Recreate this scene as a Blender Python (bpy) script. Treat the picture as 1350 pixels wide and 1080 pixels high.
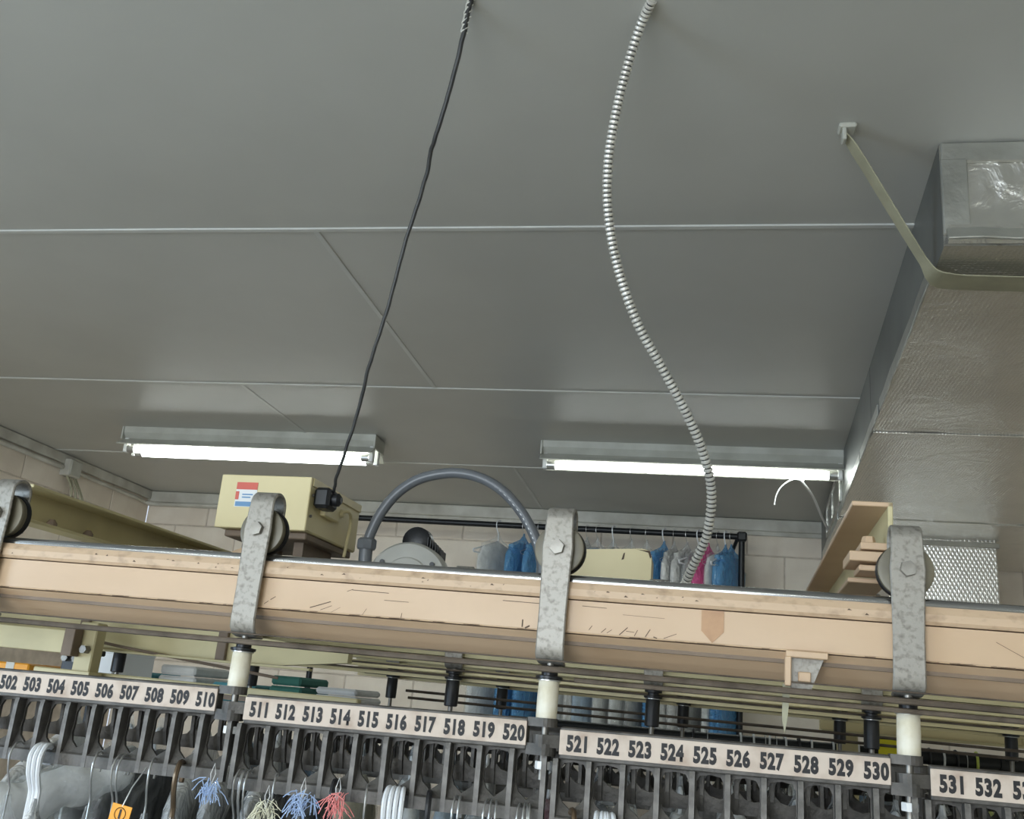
import bpy, bmesh, math, random
from math import sin, cos, pi, radians
from mathutils import Vector, Matrix, noise
random.seed(7)
scn = bpy.context.scene
col = scn.collection
for o in list(bpy.data.objects): bpy.data.objects.remove(o)

# ------------------------------------------------------------------ camera
CAMZ = 1.65
F = 1294.0
RX = Vector((0.98267, 0.02721, -0.18336)); RY = Vector((0.16713, 0.29781, 0.93988)); RZ = Vector((0.08017, -0.95424, 0.28810))
right = Vector((RX[0], RY[0], RZ[0])); down = Vector((RX[1], RY[1], RZ[1])); fwd = Vector((RX[2], RY[2], RZ[2]))
cam = bpy.data.cameras.new('camera'); camo = bpy.data.objects.new('camera', cam); col.objects.link(camo)
M3 = Matrix((right, -down, -fwd)).transposed()
camo.matrix_world = Matrix.Translation((0, 0, CAMZ)) @ M3.to_4x4()
cam.sensor_width = 36.0; cam.sensor_fit = 'HORIZONTAL'; cam.lens = F / 1350 * 36; cam.clip_start = 0.02
scn.camera = camo

# ------------------------------------------------------------------ world, light, exposure
scn.view_settings.view_transform = 'Standard'; scn.view_settings.look = 'None'
scn.view_settings.gamma = 1; scn.view_settings.use_curve_mapping = False
scn.view_settings.exposure = -0.08
w = bpy.data.worlds.new('world'); scn.world = w; w.use_nodes = True
bg = w.node_tree.nodes['Background']; bg.inputs[0].default_value = (0.75, 0.85, 1.0, 1); bg.inputs[1].default_value = 1.0
TUBE = 18.0
def area(name, loc, rot, sx, sy, power, colr):
    l = bpy.data.lights.new(name, 'AREA'); l.shape = 'RECTANGLE'; l.size = sx; l.size_y = sy; l.energy = power; l.color = colr
    o = bpy.data.objects.new(name, l); col.objects.link(o); o.location = loc; o.rotation_euler = rot
    return o
# daylight coming through the storefront opening behind the camera, on the left
area('storefront_daylight', (-1.7, -4.56, 1.45), (radians(90), 0, radians(0)), 3.0, 2.3, 190, (0.82, 0.91, 1.0))
# added daylight, as from an unseen left-wall window, to tint the near ceiling blue
area('added_side_daylight', (-3.37, -.55, 1.55), (radians(90), 0, radians(-90)), 1.3, 1.4, 60, (0.58, 0.78, 1.0))

# ------------------------------------------------------------------ materials
def mat(name, c1, c2=None, scale=8, rough=0.5, metal=0.0, bump=0.0, bscale=60, stretch=(1, 1, 1), spec=0.5, detail=4, lo=0.35, hi=0.65, coat=0):
    m = bpy.data.materials.new(name); m.use_nodes = True; nt = m.node_tree; N = nt.nodes; L = nt.links
    p = N['Principled BSDF']
    p.inputs['Roughness'].default_value = rough; p.inputs['Metallic'].default_value = metal
    p.inputs['Specular IOR Level'].default_value = spec
    if coat: p.inputs['Coat Weight'].default_value = coat
    tc = N.new('ShaderNodeTexCoord'); mp = N.new('ShaderNodeMapping'); mp.inputs['Scale'].default_value = stretch
    L.new(tc.outputs['Object'], mp.inputs[0])
    if c2 is not None:
        n = N.new('ShaderNodeTexNoise'); n.inputs['Scale'].default_value = scale; n.inputs['Detail'].default_value = detail
        L.new(mp.outputs[0], n.inputs['Vector'])
        r = N.new('ShaderNodeValToRGB'); r.color_ramp.elements[0].position = lo; r.color_ramp.elements[1].position = hi
        r.color_ramp.elements[0].color = (*c1, 1); r.color_ramp.elements[1].color = (*c2, 1)
        L.new(n.outputs['Fac'], r.inputs[0]); L.new(r.outputs[0], p.inputs['Base Color'])
    else:
        p.inputs['Base Color'].default_value = (*c1, 1)
    if bump:
        n2 = N.new('ShaderNodeTexNoise'); n2.inputs['Scale'].default_value = bscale; n2.inputs['Detail'].default_value = 5
        L.new(mp.outputs[0], n2.inputs['Vector'])
        b = N.new('ShaderNodeBump'); b.inputs['Strength'].default_value = bump; b.inputs['Distance'].default_value = 0.01
        L.new(n2.outputs['Fac'], b.inputs['Height']); L.new(b.outputs[0], p.inputs['Normal'])
    return m
def srgb(r, g, b):
    f = lambda c: (c / 255 / 12.92) if c / 255 <= 0.04045 else ((c / 255 + 0.055) / 1.055) ** 2.4
    return (f(r), f(g), f(b))
def emis(name, c, s):
    m = bpy.data.materials.new(name); m.use_nodes = True; p = m.node_tree.nodes['Principled BSDF']
    p.inputs['Base Color'].default_value = (0.9, 0.9, 0.9, 1)
    p.inputs['Emission Color'].default_value = (*c, 1); p.inputs['Emission Strength'].default_value = s
    return m
def film(name, tint, clear=0.55, rough=0.12):
    m = bpy.data.materials.new(name); m.use_nodes = True; nt = m.node_tree; N = nt.nodes; L = nt.links
    p = N['Principled BSDF']; p.inputs['Base Color'].default_value = (*tint, 1); p.inputs['Roughness'].default_value = rough
    p.inputs['Specular IOR Level'].default_value = 0.9
    t = N.new('ShaderNodeBsdfTransparent'); t.inputs[0].default_value = (*[min(1, 0.55 + 0.5 * c) for c in tint], 1)
    mx = N.new('ShaderNodeMixShader'); out = N['Material Output']
    tc = N.new('ShaderNodeTexCoord'); n = N.new('ShaderNodeTexNoise'); n.inputs['Scale'].default_value = 16; n.inputs['Detail'].default_value = 3
    n.inputs['Distortion'].default_value = 1.5
    L.new(tc.outputs['Object'], n.inputs['Vector'])
    b = N.new('ShaderNodeBump'); b.inputs['Strength'].default_value = 0.9; b.inputs['Distance'].default_value = 0.03
    L.new(n.outputs['Fac'], b.inputs['Height']); L.new(b.outputs[0], p.inputs['Normal'])
    mr = N.new('ShaderNodeMapRange'); mr.inputs[1].default_value = 0.3; mr.inputs[2].default_value = 0.75
    mr.inputs[3].default_value = min(.94, clear + 0.2); mr.inputs[4].default_value = clear - 0.17
    L.new(n.outputs['Fac'], mr.inputs[0]); L.new(mr.outputs[0], mx.inputs[0])
    L.new(p.outputs[0], mx.inputs[1]); L.new(t.outputs[0], mx.inputs[2]); L.new(mx.outputs[0], out.inputs[0])
    return m
def foil(name, kind):
    m = bpy.data.materials.new(name); m.use_nodes = True; nt = m.node_tree; N = nt.nodes; L = nt.links
    p = N['Principled BSDF']; p.inputs['Metallic'].default_value = 0.9; p.inputs['Roughness'].default_value = 0.27
    tc = N.new('ShaderNodeTexCoord')
    n = N.new('ShaderNodeTexNoise'); n.inputs['Scale'].default_value = 5; n.inputs['Detail'].default_value = 6
    L.new(tc.outputs['Object'], n.inputs['Vector'])
    r = N.new('ShaderNodeValToRGB'); r.color_ramp.elements[0].color = (*srgb(214, 212, 206), 1); r.color_ramp.elements[1].color = (*srgb(240, 238, 232), 1)
    L.new(n.outputs['Fac'], r.inputs[0]); L.new(r.outputs[0], p.inputs['Base Color'])
    add = None
    def wave(rot, sc, axis='X'):
        mp = N.new('ShaderNodeMapping'); mp.inputs['Rotation'].default_value = rot; L.new(tc.outputs['Object'], mp.inputs[0])
        wv = N.new('ShaderNodeTexWave'); wv.bands_direction = axis; wv.inputs['Scale'].default_value = sc
        wv.inputs['Distortion'].default_value = 0.6; wv.inputs['Detail'].default_value = 1
        L.new(mp.outputs[0], wv.inputs['Vector']); return wv
    if kind == 'scrim':
        a = wave((0, 0, 0), 34, 'X'); b2 = wave((0, 0, 0), 34, 'Y')
    elif kind == 'plain':
        a = wave((0, 0, 0), 2, 'X'); b2 = wave((0, 0, 0), 2, 'Y')
    else:
        a = wave((0, radians(28), 0), 20, 'X'); b2 = wave((0, radians(-28), 0), 20, 'X')
    mxm = N.new('ShaderNodeMath'); mxm.operation = 'MAXIMUM'; L.new(a.outputs['Fac'], mxm.inputs[0]); L.new(b2.outputs['Fac'], mxm.inputs[1])
    n2 = N.new('ShaderNodeTexNoise'); n2.inputs['Scale'].default_value = 9; n2.inputs['Detail'].default_value = 7; n2.inputs['Distortion'].default_value = 1.2
    L.new(tc.outputs['Object'], n2.inputs['Vector'])
    ad = N.new('ShaderNodeMath'); ad.operation = 'MULTIPLY_ADD'; ad.inputs[1].default_value = 0.12 if kind == 'scrim' else (0.0 if kind == 'plain' else 0.8)
    L.new(mxm.outputs[0], ad.inputs[0])
    ml = N.new('ShaderNodeMath'); ml.operation = 'MULTIPLY'; ml.inputs[1].default_value = 1.6 if kind != 'mesh' else 0.5
    L.new(n2.outputs['Fac'], ml.inputs[0]); L.new(ml.outputs[0], ad.inputs[2])
    b = N.new('ShaderNodeBump'); b.inputs['Strength'].default_value = 0.22 if kind == 'mesh' else (0.75 if kind == 'plain' else 0.3); b.inputs['Distance'].default_value = 0.012
    L.new(ad.outputs[0], b.inputs['Height']); L.new(b.outputs[0], p.inputs['Normal'])
    return m
M = {}
M['ceiling'] = mat('ceiling_paint', srgb(184, 183, 176), srgb(190, 189, 182), 2, 0.40, bump=0.03, bscale=30, spec=0.35)
M['bead'] = mat('seam_caulk', srgb(206, 206, 200), srgb(194, 193, 187), 6, 0.5)
M['gap'] = mat('joint_shadow_board', srgb(120, 118, 112))
M['block'] = mat('painted_block', srgb(236, 226, 211), srgb(222, 210, 194), 5, 0.75, bump=0.12, bscale=90)
M['mortar'] = mat('mortar', srgb(206, 194, 180), srgb(186, 174, 160), 20, 0.9)
M['trim'] = mat('dusty_white_trim', srgb(208, 206, 196), srgb(180, 176, 164), 7, 0.5)
M['floor'] = mat('floor_vinyl', srgb(206, 200, 188), srgb(196, 190, 178), 3, 0.4)
M['wallpaint'] = mat('wall_paint', srgb(205, 200, 188))
M['tan'] = mat('tan_beam_paint', srgb(203, 174, 143), srgb(196, 166, 134), 5, 0.42, bump=0.02, bscale=40, stretch=(1, 2, 2))
M['tangrime'] = mat('tan_beam_worn_lip', srgb(200, 172, 142), srgb(150, 124, 100), 46, 0.5, bump=0.03, bscale=60, stretch=(1, 1.6, 1.6), lo=0.52, hi=0.85)
M['cream'] = mat('cream_enamel', srgb(226, 211, 164), srgb(218, 202, 154), 6, 0.4)
M['creamframe'] = mat('cream_frame_paint', srgb(206, 194, 150), srgb(192, 180, 138), 9, 0.45)
M['brown'] = mat('brown_primer_strap', srgb(128, 110, 92), srgb(112, 96, 80), 12, 0.6)
M['steel'] = mat('rail_steel', srgb(180, 180, 180), srgb(150, 150, 150), 20, 0.16, 0.95, stretch=(0.3, 4, 4))
M['darkrod'] = mat('dark_guide_rod', srgb(112, 100, 88), srgb(82, 72, 62), 30, 0.4, 0.3)
M['strap'] = mat('cast_strap_metal', srgb(154, 149, 140), srgb(98, 92, 84), 170, 0.45, 0.4, bump=0.05, bscale=260, lo=0.5, hi=0.82, detail=8)
M['bolt'] = mat('bolt_metal', srgb(150, 146, 138), srgb(118, 113, 106), 60, 0.4, 0.7)
M['wheel'] = mat('wheel_plastic', srgb(114, 107, 88), srgb(92, 86, 70), 20, 0.4)
M['bearing'] = mat('black_bearing', srgb(38, 38, 40), rough=0.35, metal=0.4)
M['nylon'] = mat('nylon_roller', srgb(222, 216, 198), srgb(196, 184, 150), 40, 0.45, lo=0.4, hi=0.8)
M['black'] = mat('black_plastic', srgb(30, 31, 34), rough=0.4)
M['cast'] = mat('dark_cast_alloy', srgb(94, 90, 85), srgb(70, 67, 63), 40, 0.5, 0.35, bump=0.12, bscale=200)
M['castlight'] = mat('worn_cast_alloy', srgb(112, 108, 103), srgb(84, 81, 77), 40, 0.5, 0.35, bump=0.1, bscale=200)
M['label'] = mat('number_strip_card', srgb(202, 186, 171), srgb(166, 144, 126), 34, 0.6, lo=0.48, hi=0.82)
M['ink'] = mat('black_ink', srgb(24, 22, 24), rough=0.6)
M['scuff'] = mat('dark_scuff', srgb(88, 70, 56), rough=0.8)
M['sticker'] = mat('brown_arrow_sticker', srgb(186, 146, 108), srgb(170, 130, 96), 40, 0.5)
M['grey'] = mat('grey_conduit', srgb(104, 107, 110), rough=0.32)
M['greycap'] = mat('grey_gear_cover', srgb(186, 184, 176), srgb(172, 170, 162), 12, 0.45)
M['armor'] = mat('armored_cable', srgb(232, 229, 220), srgb(206, 202, 192), 30, 0.3, 0.35)
M['cord'] = mat('grey_black_cord', srgb(62, 62, 60), srgb(50, 50, 50), 30, 0.5)
M['red'] = mat('red_print', srgb(214, 100, 84)); M['blue'] = mat('blue_print', srgb(106, 150, 190)); M['white'] = mat('white_plastic', srgb(232, 232, 230), rough=0.35)
M['yellow'] = mat('yellow_tag_card', srgb(232, 220, 40)); M['orange'] = mat('orange_tag_card', srgb(236, 160, 40))
M['pinkp'] = mat('pink_plastic', srgb(236, 120, 150)); M['lime'] = mat('lime_plastic', srgb(196, 206, 96))
M['olive'] = mat('olive_strap', srgb(164, 160, 134), srgb(150, 146, 122), 20, 0.5)
M['foil'] = foil('foil_scrim_wrap', 'scrim'); M['foilface'] = foil('foil_plain_wrap', 'plain'); M['foilmesh'] = foil('foil_diamond_wrap', 'mesh')
M['duct_side'] = mat('shaded_duct_sheet', srgb(128, 130, 127), srgb(108, 110, 107), 4, 0.45, 0.5)  # bare side sheet, with the left side's shade put into its darker colour
M['foiltape'] = mat('foil_tape', srgb(208, 208, 202), srgb(186, 186, 180), 10, 0.3, 0.85, bump=0.3, bscale=30)
M['tube'] = emis('fluorescent_tube_glow', (0.93, 1.0, 0.97), TUBE)
M['fixture'] = mat('fixture_enamel', srgb(196, 196, 186), srgb(176, 175, 164), 8, 0.4)
M['pipe'] = mat('black_pipe', srgb(34, 36, 38), rough=0.4, metal=0.4)
M['wire'] = mat('wire_hanger_steel', srgb(190, 190, 188), rough=0.3, metal=0.8)
M['wirebrown'] = mat('bronze_hanger_wire', srgb(118, 100, 80), rough=0.35, metal=0.7)
M['hangwhite'] = mat('white_hanger_plastic', srgb(222, 224, 226), rough=0.35)
M['hangblack'] = mat('black_hanger_plastic', srgb(34, 34, 36), rough=0.35)
for k, c in dict(navy=(44, 50, 68), charcoal=(58, 58, 60), black=(34, 33, 36), white=(226, 226, 224), grey=(150, 150, 148), blue=(120, 168, 208), pale=(176, 196, 214), green=(60, 116, 104), cream=(222, 212, 186), maroon=(104, 44, 58), pink=(236, 106, 158), teal=(84, 150, 160)).items():
    M['cloth_' + k] = mat('cloth_' + k, srgb(*c), tuple(0.8 * x for x in srgb(*c)), 14, 0.85, bump=0.1, bscale=200)
M['film'] = film('clear_bag_film', (0.86, 0.88, 0.88), 0.86, 0.05)
M['filmblue'] = film('blue_bag_film', srgb(120, 184, 228), 0.5, .08)
M['filmpink'] = film('pink_bag_film', srgb(244, 120, 180), 0.3)
M['filmwhite'] = film('milky_bag_film', (0.82, 0.82, 0.8), 0.35)
for k, c in dict(blue=(176, 198, 232), pink=(240, 150, 146), cream=(226, 222, 196)).items():
    M['fringe_' + k] = mat('fringe_' + k, srgb(*c), rough=0.4)

# ------------------------------------------------------------------ mesh helpers
class MB:
    def __init__(s): s.v = []; s.f = []; s.sm = False
    def add(s, vs, fs):
        b = len(s.v); s.v += [tuple(x) for x in vs]; s.f += [tuple(i + b for i in f) for f in fs]; return s
    def box(s, x0, x1, y0, y1, z0, z1):
        return s.add([(x, y, z) for x in (x0, x1) for y in (y0, y1) for z in (z0, z1)],
                     [(0, 1, 3, 2), (4, 6, 7, 5), (0, 4, 5, 1), (2, 3, 7, 6), (0, 2, 6, 4), (1, 5, 7, 3)])
    def bbox(s, x0, x1, y0, y1, z0, z1, b=0.002):
        bm = bmesh.new(); bmesh.ops.create_cube(bm, size=1)
        for v in bm.verts: v.co = Vector((x0 + (v.co.x + .5) * (x1 - x0), y0 + (v.co.y + .5) * (y1 - y0), z0 + (v.co.z + .5) * (z1 - z0)))
        bmesh.ops.bevel(bm, geom=bm.edges[:], offset=b, segments=1, affect='EDGES', profile=0.5)
        bm.verts.index_update(); s.add([v.co[:] for v in bm.verts], [[v.index for v in f.verts] for f in bm.faces]); bm.free(); return s
    def prism(s, poly, a, b, axis=0):
        """polygon given in the two remaining axes, extruded along axis from a to b"""
        n = len(poly)
        def P(p, t):
            l = list(p); l.insert(axis, t); return tuple(l)
        vs = [P(p, a) for p in poly] + [P(p, b) for p in poly]
        fs = [(i, (i + 1) % n, n + (i + 1) % n, n + i) for i in range(n)] + [tuple(range(n))[::-1], tuple(range(n, 2 * n))]
        return s.add(vs, fs)
    def tube(s, path, r, n=8, cap=True, closed=False):
        path = [Vector(p) for p in path]; N = len(path); rr = r if isinstance(r, (list, tuple)) else [r] * N
        vs = []; up = None
        for i, p in enumerate(path):
            t = (path[min(i + 1, N - 1)] - path[max(i - 1, 0)]).normalized()
            if up is None:
                up = Vector((0, 0, 1)) if abs(t.z) < 0.9 else Vector((1, 0, 0))
            sd = t.cross(up)
            if sd.length < 1e-6: sd = t.orthogonal()
            sd.normalize(); up = sd.cross(t).normalized()
            for k in range(n):
                a = 2 * pi * k / n; vs.append(p + sd * cos(a) * rr[i] + up * sin(a) * rr[i])
        fs = [(i * n + k, i * n + (k + 1) % n, (i + 1) * n + (k + 1) % n, (i + 1) * n + k) for i in range(N - 1) for k in range(n)]
        if cap: fs += [tuple(range(n))[::-1], tuple(range((N - 1) * n, N * n))]
        s.sm = True
        return s.add(vs, fs)
    def lathe(s, prof, c=(0, 0, 0), axis='z', n=24):
        """prof: list of (radius, height)"""
        vs = []; c = Vector(c); m = len(prof)
        for r, h in prof:
            for k in range(n):
                a = 2 * pi * k / n; x, y = r * cos(a), r * sin(a)
                vs.append(c + Vector({'z': (x, y, h), 'y': (x, h, y), 'x': (h, x, y)}[axis]))
        fs = [(i * n + k, i * n + (k + 1) % n, (i + 1) * n + (k + 1) % n, (i + 1) * n + k) for i in range(m - 1) for k in range(n)]
        fs += [tuple(range(n))[::-1], tuple(range((m - 1) * n, m * n))]
        s.sm = True
        return s.add(vs, fs)
    def ribbon(s, path, width, thick, wdir):
        """flat strap: path points, wdir = width direction, thickness across"""
        path = [Vector(p) for p in path]; N = len(path); wd = Vector(wdir).normalized(); vs = []
        ws = width if isinstance(width, (list, tuple)) else [width] * N
        for i, p in enumerate(path):
            t = (path[min(i + 1, N - 1)] - path[max(i - 1, 0)]).normalized(); nn = wd.cross(t).normalized()
            h = ws[i] / 2; b = min(thick * 0.3, 0.0015)
            for a, c in ((-h + b, -thick / 2), (h - b, -thick / 2), (h, -thick / 2 + b), (h, thick / 2 - b), (h - b, thick / 2), (-h + b, thick / 2), (-h, thick / 2 - b), (-h, -thick / 2 + b)):
                vs.append(p + wd * a + nn * c)
        n = 8
        fs = [(i * n + k, i * n + (k + 1) % n, (i + 1) * n + (k + 1) % n, (i + 1) * n + k) for i in range(N - 1) for k in range(n)]
        fs += [tuple(range(n))[::-1], tuple(range((N - 1) * n, N * n))]
        s.sm = True
        return s.add(vs, fs)
def mesh(name, mb, m, angle=38):
    me = bpy.data.meshes.new(name); me.from_pydata(mb.v, [], mb.f)
    bm = bmesh.new(); bm.from_mesh(me); bmesh.ops.recalc_face_normals(bm, faces=bm.faces[:]); bm.to_mesh(me); bm.free()
    me.materials.append(m)
    if mb.sm:
        me.polygons.foreach_set('use_smooth', [True] * len(me.polygons)); me.set_sharp_from_angle(angle=radians(angle))
    me.update(); return me
def obj(name, mb, m, parent=None, mw=None):
    me = mb if isinstance(mb, bpy.types.Mesh) else mesh(name, mb, m)
    o = bpy.data.objects.new(name, me); col.objects.link(o)
    if parent is not None: o.parent = parent
    if mw is not None: o.matrix_local = mw
    return o
def tag(o, label=None, cat=None, group=None, kind=None):
    if label: o['label'] = label
    if cat: o['category'] = cat
    if group: o['group'] = group
    if kind: o['kind'] = kind
    return o
def thing(name, label, cat, mw=None, group=None):
    o = bpy.data.objects.new(name, None); o.empty_display_size = 0.05; col.objects.link(o)
    if mw is not None: o.matrix_world = mw
    return tag(o, label, cat, group)
def struct(name, mb, m, parent=None):
    o = obj(name, mb, m, parent)
    if parent is None: o['kind'] = 'structure'
    return o
def dup(root, mw, label=None, group=None):
    r = root.copy(); col.objects.link(r); r.matrix_world = mw
    if label: r['label'] = label
    if group: r['group'] = group
    for ch in list(root.children):
        c = ch.copy(); col.objects.link(c); c.parent = r
        for g in list(ch.children):
            d = g.copy(); col.objects.link(d); d.parent = c
    return r
def T(x, y, z): return Matrix.Translation((x, y, z))
def smooth_path(pts, k=6):
    pts = [Vector(p) for p in pts]; P = [pts[0]] + pts + [pts[-1]]; out = []
    for i in range(1, len(P) - 2):
        p0, p1, p2, p3 = P[i - 1:i + 3]
        for j in range(k):
            t = j / k
            out.append(0.5 * ((2 * p1) + (p2 - p0) * t + (2 * p0 - 5 * p1 + 4 * p2 - p3) * t * t + (3 * p1 - p0 - 3 * p2 + p3) * t ** 3))
    out.append(pts[-1]); return out
def ray(x, y):
    d = Vector((x - 675, y - 540, F)); return Vector((RX.dot(d), RY.dot(d), RZ.dot(d)))
def at(x, y, Y):
    r = ray(x, y); return r * (Y / r.y) + Vector((0, 0, CAMZ))
# conveyor frame: U along the rail, V away from the viewer, W up; origin at the middle of the number 511
S = 1.225
CO = Vector((-0.53105, S, 1.62049)); CU = Vector((0.9988237, -0.0460820, -0.0150886)); CV = Vector((0.0460872, 0.9989374, 0)); CW = Vector((0.0150725, -0.00069539, 0.9998862))
CM = Matrix.Translation(CO) @ Matrix((CU, CV, CW)).transposed().to_4x4()
def C(u, v, w_, rz=0, ry=0): return CM @ T(u, v, w_) @ Matrix.Rotation(rz, 4, 'Z') @ Matrix.Rotation(ry, 4, 'Y')
SEC = 0.4064; PIT = 0.036727

# ================================================================== SETTING
XL, XR, YB, YF, H = -3.30, 3.6, 5.50, -4.5, 2.74
floor = struct('floor', MB().box(XL - .1, XR + .1, YF - .1, YB + .1, -0.1, 0), M['floor'])
ceiling = struct('ceiling', MB().box(XL - .1, XR + .1, YF - .1, YB + .1, H + .012, H + .1), M['gap'])
rows = [-4.5, -2.805, -1.585, -0.365, 0.855, 2.075, 3.315, 4.49, 5.5]
offs = [-0.2, -1.3, -0.6, -2.1, 0.55, -0.94, -1.706, -0.845]
nb = 0
for i in range(8):
    y0, y1 = rows[i], rows[i + 1]
    xs = [XL, 1.4, XR] if i == 4 else [XL] + [x for x in [offs[i] + 2.44 * k for k in range(-3, 4)] if XL + .05 < x < XR - .05] + [XR]
    for a, b in zip(xs[:-1], xs[1:]):
        struct('ceiling_panel', MB().bbox(a + .003, b - .003, y0 + .003, y1 - .003, H, H + .0118, .002), M['ceiling'], ceiling)
    for x in xs[1:-1]:
        struct('seam_bead', MB().prism([(x - .012, H), (x + .012, H), (x + .007, H - .004), (x - .007, H - .004)], y0 + .01, y1 - .01, 1) if False else MB().bbox(x - .008, x + .008, y0 + .010, y1 - .010, H - .0025, H + .001, .0015), M['bead'], ceiling)
    if i:
        # a seam batten, slightly wavy as caulked by hand
        mb = MB(); pts = []
        n = 24
        for k in range(n + 1):
            x = XL + (XR - XL) * k / n
            pts.append((x, y0 + 0.004 * noise.noise((x * 1.7, y0, 0)), H - .0012))
        mb.ribbon(pts, .017, .005, (0, 1, 0))
        struct('seam_bead', mb, M['bead'], ceiling)
def block_wall(name, origin, du, length, inward, z0=0, blocks=True, zmin=0.95):
    """painted block wall: mortar slab with blocks standing proud on its room side"""
    du = Vector(du); inn = Vector(inward); o = Vector(origin)
    mb = MB(); vs = []
    for a in (0, length):
        for d in (0.0, -0.2):
            for z in (z0, H + .01): vs.append(o + du * a + inn * (d - .004) + Vector((0, 0, z)))
    mb.add(vs, [(0, 1, 3, 2), (4, 6, 7, 5), (0, 4, 5, 1), (2, 3, 7, 6), (0, 2, 6, 4), (1, 5, 7, 3)])
    wall = struct(name, mb, M['mortar'])
    if not blocks: return wall
    z = H - 0.2; r = 0; cache = {}
    while z > zmin:
        x = -0.2 if r % 2 else 0.0
        while x < length:
            a, b = max(x, 0) + .004, min(x + .4, length) - .004
            if b - a > .03:
                key = round(b - a, 3)
                if key not in cache:
                    m_ = MB().bbox(0, b - a, -.05, 0, 0, .192, .003); cache[key] = mesh('concrete_block', m_, M['block'])
                p = obj('concrete_block', cache[key], None, wall)
                rot = Matrix((du, -inn if du.cross(-inn).z > 0 else -inn, Vector((0, 0, 1)))).transposed()
                jit = random.uniform(-.0015, .0015)
                # local y<0 is the buried side: y axis points into the room
                rot = Matrix((du, inn, Vector((0, 0, 1)))).transposed()
                p.matrix_local = Matrix.Translation(o + du * a + inn * jit + Vector((0, 0, z + .004))) @ rot.to_4x4()
            x += .4
        z -= .2; r += 1
    return wall
block_wall('wall_back', (XL, YB, 0), (1, 0, 0), 6.9, (0, -1, 0), zmin=1.3)
block_wall('wall_left', (XL, 0.3, 0), (0, 1, 0), 5.2, (1, 0, 0), zmin=1.7)
struct('wall_left_2', MB().box(XL - .2, XL, YF - .1, -1.25, 0, H + .01).box(XL - .2, XL, .15, .3, 0, H + .01).box(XL - .2, XL, -1.25, .15, 0, .8).box(XL - .2, XL, -1.25, .15, 2.3, H + .01), M['wallpaint'])
struct('wall_right', MB().box(XR, XR + .2, YF - .1, YB + .1, 0, H + .01), M['wallpaint'])
# front wall with the storefront opening (behind the camera)
struct('wall_front', MB().box(XL - .1, -3.2, YF - .15, YF, 0, H).box(-.2, XR + .1, YF - .15, YF, 0, H).box(-3.2, -.2, YF - .15, YF, 0, .3).box(-3.2, -.2, YF - .15, YF, 2.6, H), M['wallpaint'])
struct('trim_1', MB().bbox(XL, .74, YB - .028, YB - .006, H - .068, H - .002, .004).bbox(XL, .74, YB - .02, YB - .006, H - .092, H - .068, .003), M['trim'])
struct('trim_2', MB().bbox(XL + .006, XL + .024, .4, YB - .03, H - .055, H - .002, .004), M['trim'])

# ================================================================== FLUORESCENT FIXTURES
def fixture(x0, x1, y, label, ntube, group='fluorescent ceiling fixtures'):
    t = thing('fluorescent_fixture', label, 'ceiling light', T((x0 + x1) / 2, y, H), group)
    L = (x1 - x0) / 2
    obj('housing', MB().prism([(-.062, 0), (.062, 0), (.062, -.028), (.04, -.052), (-.04, -.052), (-.062, -.028)], -L, L, 0), M['fixture'], t)
    for sg in (-1, 1):
        obj('reflector_wing', MB().prism([(sg * .038, -.050), (sg * .040, -.056), (sg * .098, -.092), (sg * .101, -.088)], -L, L, 0), M['fixture'], t)
    ys = (-.036, .036) if ntube == 2 else (-.03,)
    for sx in (-1, 1):
        obj('end_plate', MB().bbox(sx * L - .004, sx * L + .004, -.07, .07, -.062, -.002, .001), M['fixture'], t)
        for yy in ys:
            obj('lamp_holder', MB().bbox(sx * (L - .016) - .01, sx * (L - .016) + .01, yy - .014, yy + .014, -.118, -.05, .003), M['white'], t)
    for yy in ys:
        obj('tube', MB().lathe([(.006, -L + .02), (.0175, -L + .03), (.0175, L - .03), (.006, L - .02)], (0, yy, -.1), 'x', 16), M['tube'], t)
        for a_ in (-L + .026, L - .06): obj('tube_cap', MB().lathe([(.0182, a_), (.0182, a_ + .034)], (0, yy, -.1), 'x', 16), M['wire'], t)
    return t
fixture(-2.59, -1.376, 4.05, 'left of the two lit fluorescent ceiling fixtures, above the cream control box', 2)
fixture(1.75, 2.97, 4.05, 'lit fluorescent ceiling fixture beyond the foil duct, out of the frame', 2, None)
fixture(-.637, .597, 4.05, 'right of the two lit fluorescent ceiling fixtures, its end touching the foil duct', 1)
for x, y in ((-2.2, -1.1), (-.3, -1.1), (1.6, -1.1), (-.3, -3.2)):
    fixture(x - .61, x + .61, y, {-2.2: 'left', -.3: 'middle', 1.6: 'right'}[x] + ' lit fluorescent ceiling fixture ' + ('just' if y > -2 else 'far') + ' behind the viewer', 2, 'fluorescent fixtures behind the viewer')

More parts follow.
